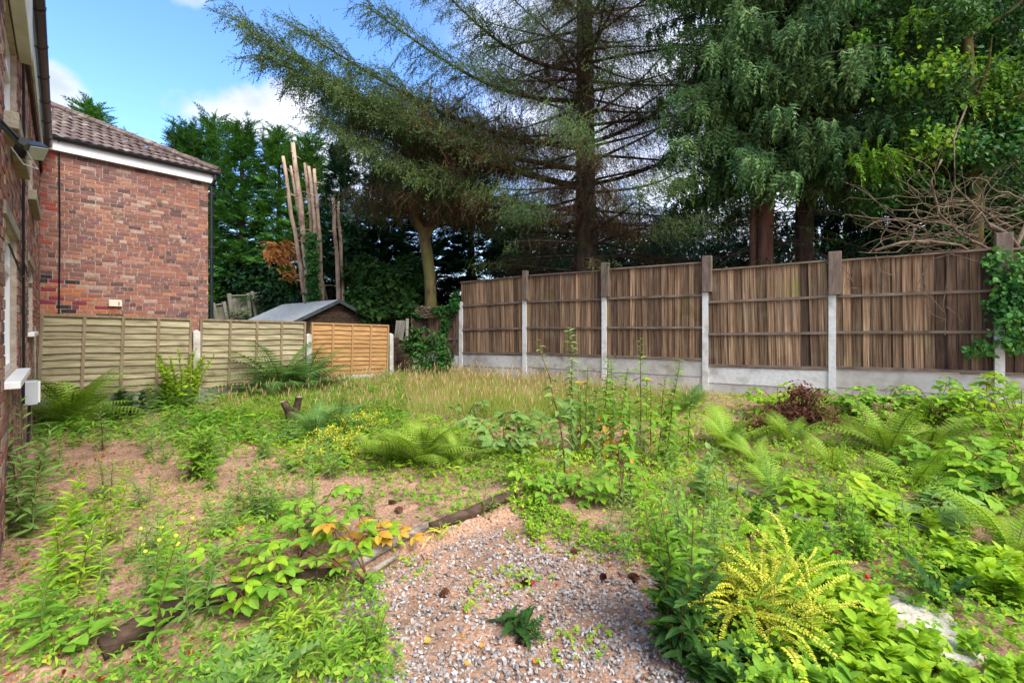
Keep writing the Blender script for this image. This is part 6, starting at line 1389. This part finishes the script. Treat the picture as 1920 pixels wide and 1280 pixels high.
EDGE = [(960, 945), (1010, 930), (1100, 985), (1200, 1020), (1300, 1060), (1260, 1090), (1200, 1050), (1100, 1030), (990, 990)]
cover('gravel_edge_leaves', 'bright strawberry runners along the upper gravel edge', 14000, (-.3, 2, 2.2, 4.5), lambda px, py, x, y: inpoly(px, py, EDGE) & (rng.random(px.shape) < .75), TRI, [LF_bright, LF_sprig], (.035, .065), (.01, .05))
def fr_left(px, py, x, y): return inframe(px, py) & (px < 1000) & ~inpoly(px, py, GRAVEL) & (py > 770)
cover('small_weeds_left', 'scattered small green seedlings on the needle litter', 46000, (-6.5, .8, 1.4, 8), lambda px, py, x, y: fr_left(px, py, x, y) & (rng.random(px.shape) < np.clip((clumpn(x, y, 2.7, 2) - .42)*1.6, .05, 1)*np.clip(3.5/y, .35, 1)), TRI, [LF_mid, LF_sprig], (.03, .07), (.005, .05))
cover('yellow_weeds_left', 'yellow green low leaves in streaks across the litter', 30000, (-6.5, .8, 1.4, 8), lambda px, py, x, y: fr_left(px, py, x, y) & (rng.random(px.shape) < np.clip((clumpn(x, y, 1.8, 7) - .55)*2.0, .0, 1)*np.clip(3.5/y, .35, 1)), TRI, [LF_lime, LF_sprig], (.035, .085), (.005, .06))
cover('foreground_weeds', 'mixed low weeds in the bottom left corner', 13000, (-3.2, 0, 1.2, 2.8), lambda px, py, x, y: inframe(px, py) & inpoly(px, py, BL) & (rng.random(px.shape) < (.05 + .6*clumpn(x, y, 3.3, 4))), TRI, [LF_mid, LF_sprig], (.03, .075), (.0, .10))
cover('foreground_small_leaves', 'tiny bright leaves in the bottom left corner', 22000, (-3.2, 0, 1.2, 2.9), lambda px, py, x, y: inframe(px, py) & inpoly(px, py, BL) & (rng.random(px.shape) < .1 + .5*clumpn(x, y, 5.1, 2)), TL['blade'], [LF_mid], (.03, .07), (.0, .12), .7)
cover('red_leaves', 'small dark red leaves dotted over the litter and gravel margin', 5200, (-6, 6, 1.3, 7.5), lambda px, py, x, y: inframe(px, py) & (clumpn(x, y, 2.1, 9) > .7) & (rng.random(px.shape) < np.where(inpoly(px, py, BL), .9, .35)), TL['rnd'], [LF_red], (.014, .04), (.005, .05), .5)
cover('gravel_weeds', 'small bright strawberry plants rooted in the gravel', 2600, (-1.4, 1.4, 1.7, 4), lambda px, py, x, y: inpoly(px, py, GRAVEL) & (clumpn(x, y, 4.6, 2.2) > np.where(px < 900, .6, .74)), TRI, [LF_bright, LF_sprig], (.03, .065), (.005, .035))
cover('autumn_leaves', 'yellow and orange leaves fallen on the litter', 2600, (-6, 6, 1.4, 7.5), lambda px, py, x, y: inframe(px, py) & (rng.random(px.shape) < .4), TL['rnd'], [LF_aut], (.015, .04), (.004, .02), .4)
cover('far_weeds_left', 'green weeds growing before the lap fence', 30000, (-7.5, -1, 5, 10.8), lambda px, py, x, y: inframe(px, py) & (py < 840) & (px < 760) & (px > 40) & (rng.random(px.shape) < .8*(.25 + clumpn(x, y, 2.2, 1))), TL['blade'], [LF_mid], (.06, .15), (.0, .16), .7)
# grass
def grass(name, label, n, box, fn, mat, hr, w, lean=.35, k=3):
    x, y, z = scat(n, *box, fn); m_ = front(x, y); x, y, z = x[m_], y[m_], z[m_]; m_ = len(x); print(name, m_); b = Bulk(); a = rng.uniform(0, 6.28, m_); D = np.stack([np.cos(a)*lean*rng.random(m_), np.sin(a)*lean*rng.random(m_), np.ones(m_)], 1)
    S = rng.uniform(*hr, m_)*(.75 + .5*clumpn(x, y, 1.9, 3)); A = frames(D, np.stack([np.cos(a + 1), np.sin(a + 1), 0*a], 1), S); b.put(T_blade(k, w, .28), A, np.stack([x, y, z - .01], 1)); tag(obj(name, b.mesh(name, [mat])), label, 'grass', kind='stuff')
mead = lambda px, py, x, y: inpoly(px, py, MEADOW)
grass('dry_grass', 'dry straw coloured grass in the middle of the garden', 70000, (-6, 4, 5.5, 11.8), lambda px, py, x, y: inpoly(px, py, MEADOW) & (rng.random(px.shape) < .15 + .6*sst(6.5, 10, y)*clumpn(x, y, 1.6)), LF_straw, (.10, .30), .022, .6)
grass('green_grass', 'yellow green grass in the middle of the garden', 90000, (-6, 4, 5.5, 11.8), lambda px, py, x, y: inpoly(px, py, MEADOW) & (rng.random(px.shape) < .85 - .55*sst(7.5, 10, y)), LF_grass, (.09, .25), .03, .6)
grass('lawn_fringe', 'short grass and stems between the weeds', 26000, (-6.5, 7, 1.4, 9), lambda px, py, x, y: inframe(px, py) & ~inpoly(px, py, GRAVEL) & (clumpn(x, y, 1.7, 6) > .5) & (rng.random(px.shape) < np.where(px > 950, .7, .35)), LF_grass, (.05, .17), .035, .6)
cover('mid_weeds', 'dense yellow green weeds filling the ground behind the bare litter', 42000, (-5, 1.5, 4.0, 8.5), lambda px, py, x, y: inpoly(px, py, [(330, 770), (600, 780), (1000, 790), (1010, 900), (940, 905), (760, 900), (560, 880), (470, 835), (380, 820)]) & (rng.random(px.shape) < .25 + .6*clumpn(x, y, 2.9, 3)), TL['blade'], [LF_bright], (.04, .10), (.0, .09), .7)
cover('moss_patches', 'tiny yellow green moss-like leaves on the soil', 60000, (-6.5, 1, 1.5, 8), lambda px, py, x, y: fr_left(px, py, x, y) & (clumpn(x, y, 3.7, 1.5)*clumpn(x, y, 1.1, 8) > .42) & (rng.random(px.shape) < np.clip(3/y, .3, 1)), TL['tiny'], [LF_bright], (.012, .035), (.002, .03), .5)
# seed heads on the dry grass
x, y, z = scat(3000, -6, 4, 6, 11.8, lambda px, py, x, y: inpoly(px, py, MEADOW) & (rng.random(px.shape) < .75)); m_ = len(x); b = Bulk(); D = np.stack([rng.normal(0, .2, m_), rng.normal(0, .2, m_), np.ones(m_)], 1); b.put(T_leaf(.14, 3, .3, .1), frames(D, (0, -1, 0), rng.uniform(.07, .14, m_)), np.stack([x, y, z + rng.uniform(.14, .30, m_)], 1)); tag(obj('grass_seed_heads', b.mesh('grass_seed_heads', [LF_straw])), 'pale seed heads of the dry grass', 'grass', kind='stuff')
# red strawberries
for i, (px, py, lb) in enumerate(((1612, 1130, 'red strawberry on the bright leaf clump'), (1578, 1205, 'second small red berry lower in the leaf clump'))):
    g_ = G(px, py); b = Bulk(); b.tube([(0, 0, -.012), (0, 0, -.004), (0, 0, .006), (0, 0, .012)], [.003, .010, .011, .004], 8); tag(obj('berry', b.mesh('berry', [LF_strob], True), None, (g_.x, g_.y - .05, g_.z + .17)), lb, 'berry', 'berries')
print('objects', len(bpy.data.objects), 'tris', sum(len(m.polygons) for m in bpy.data.meshes))
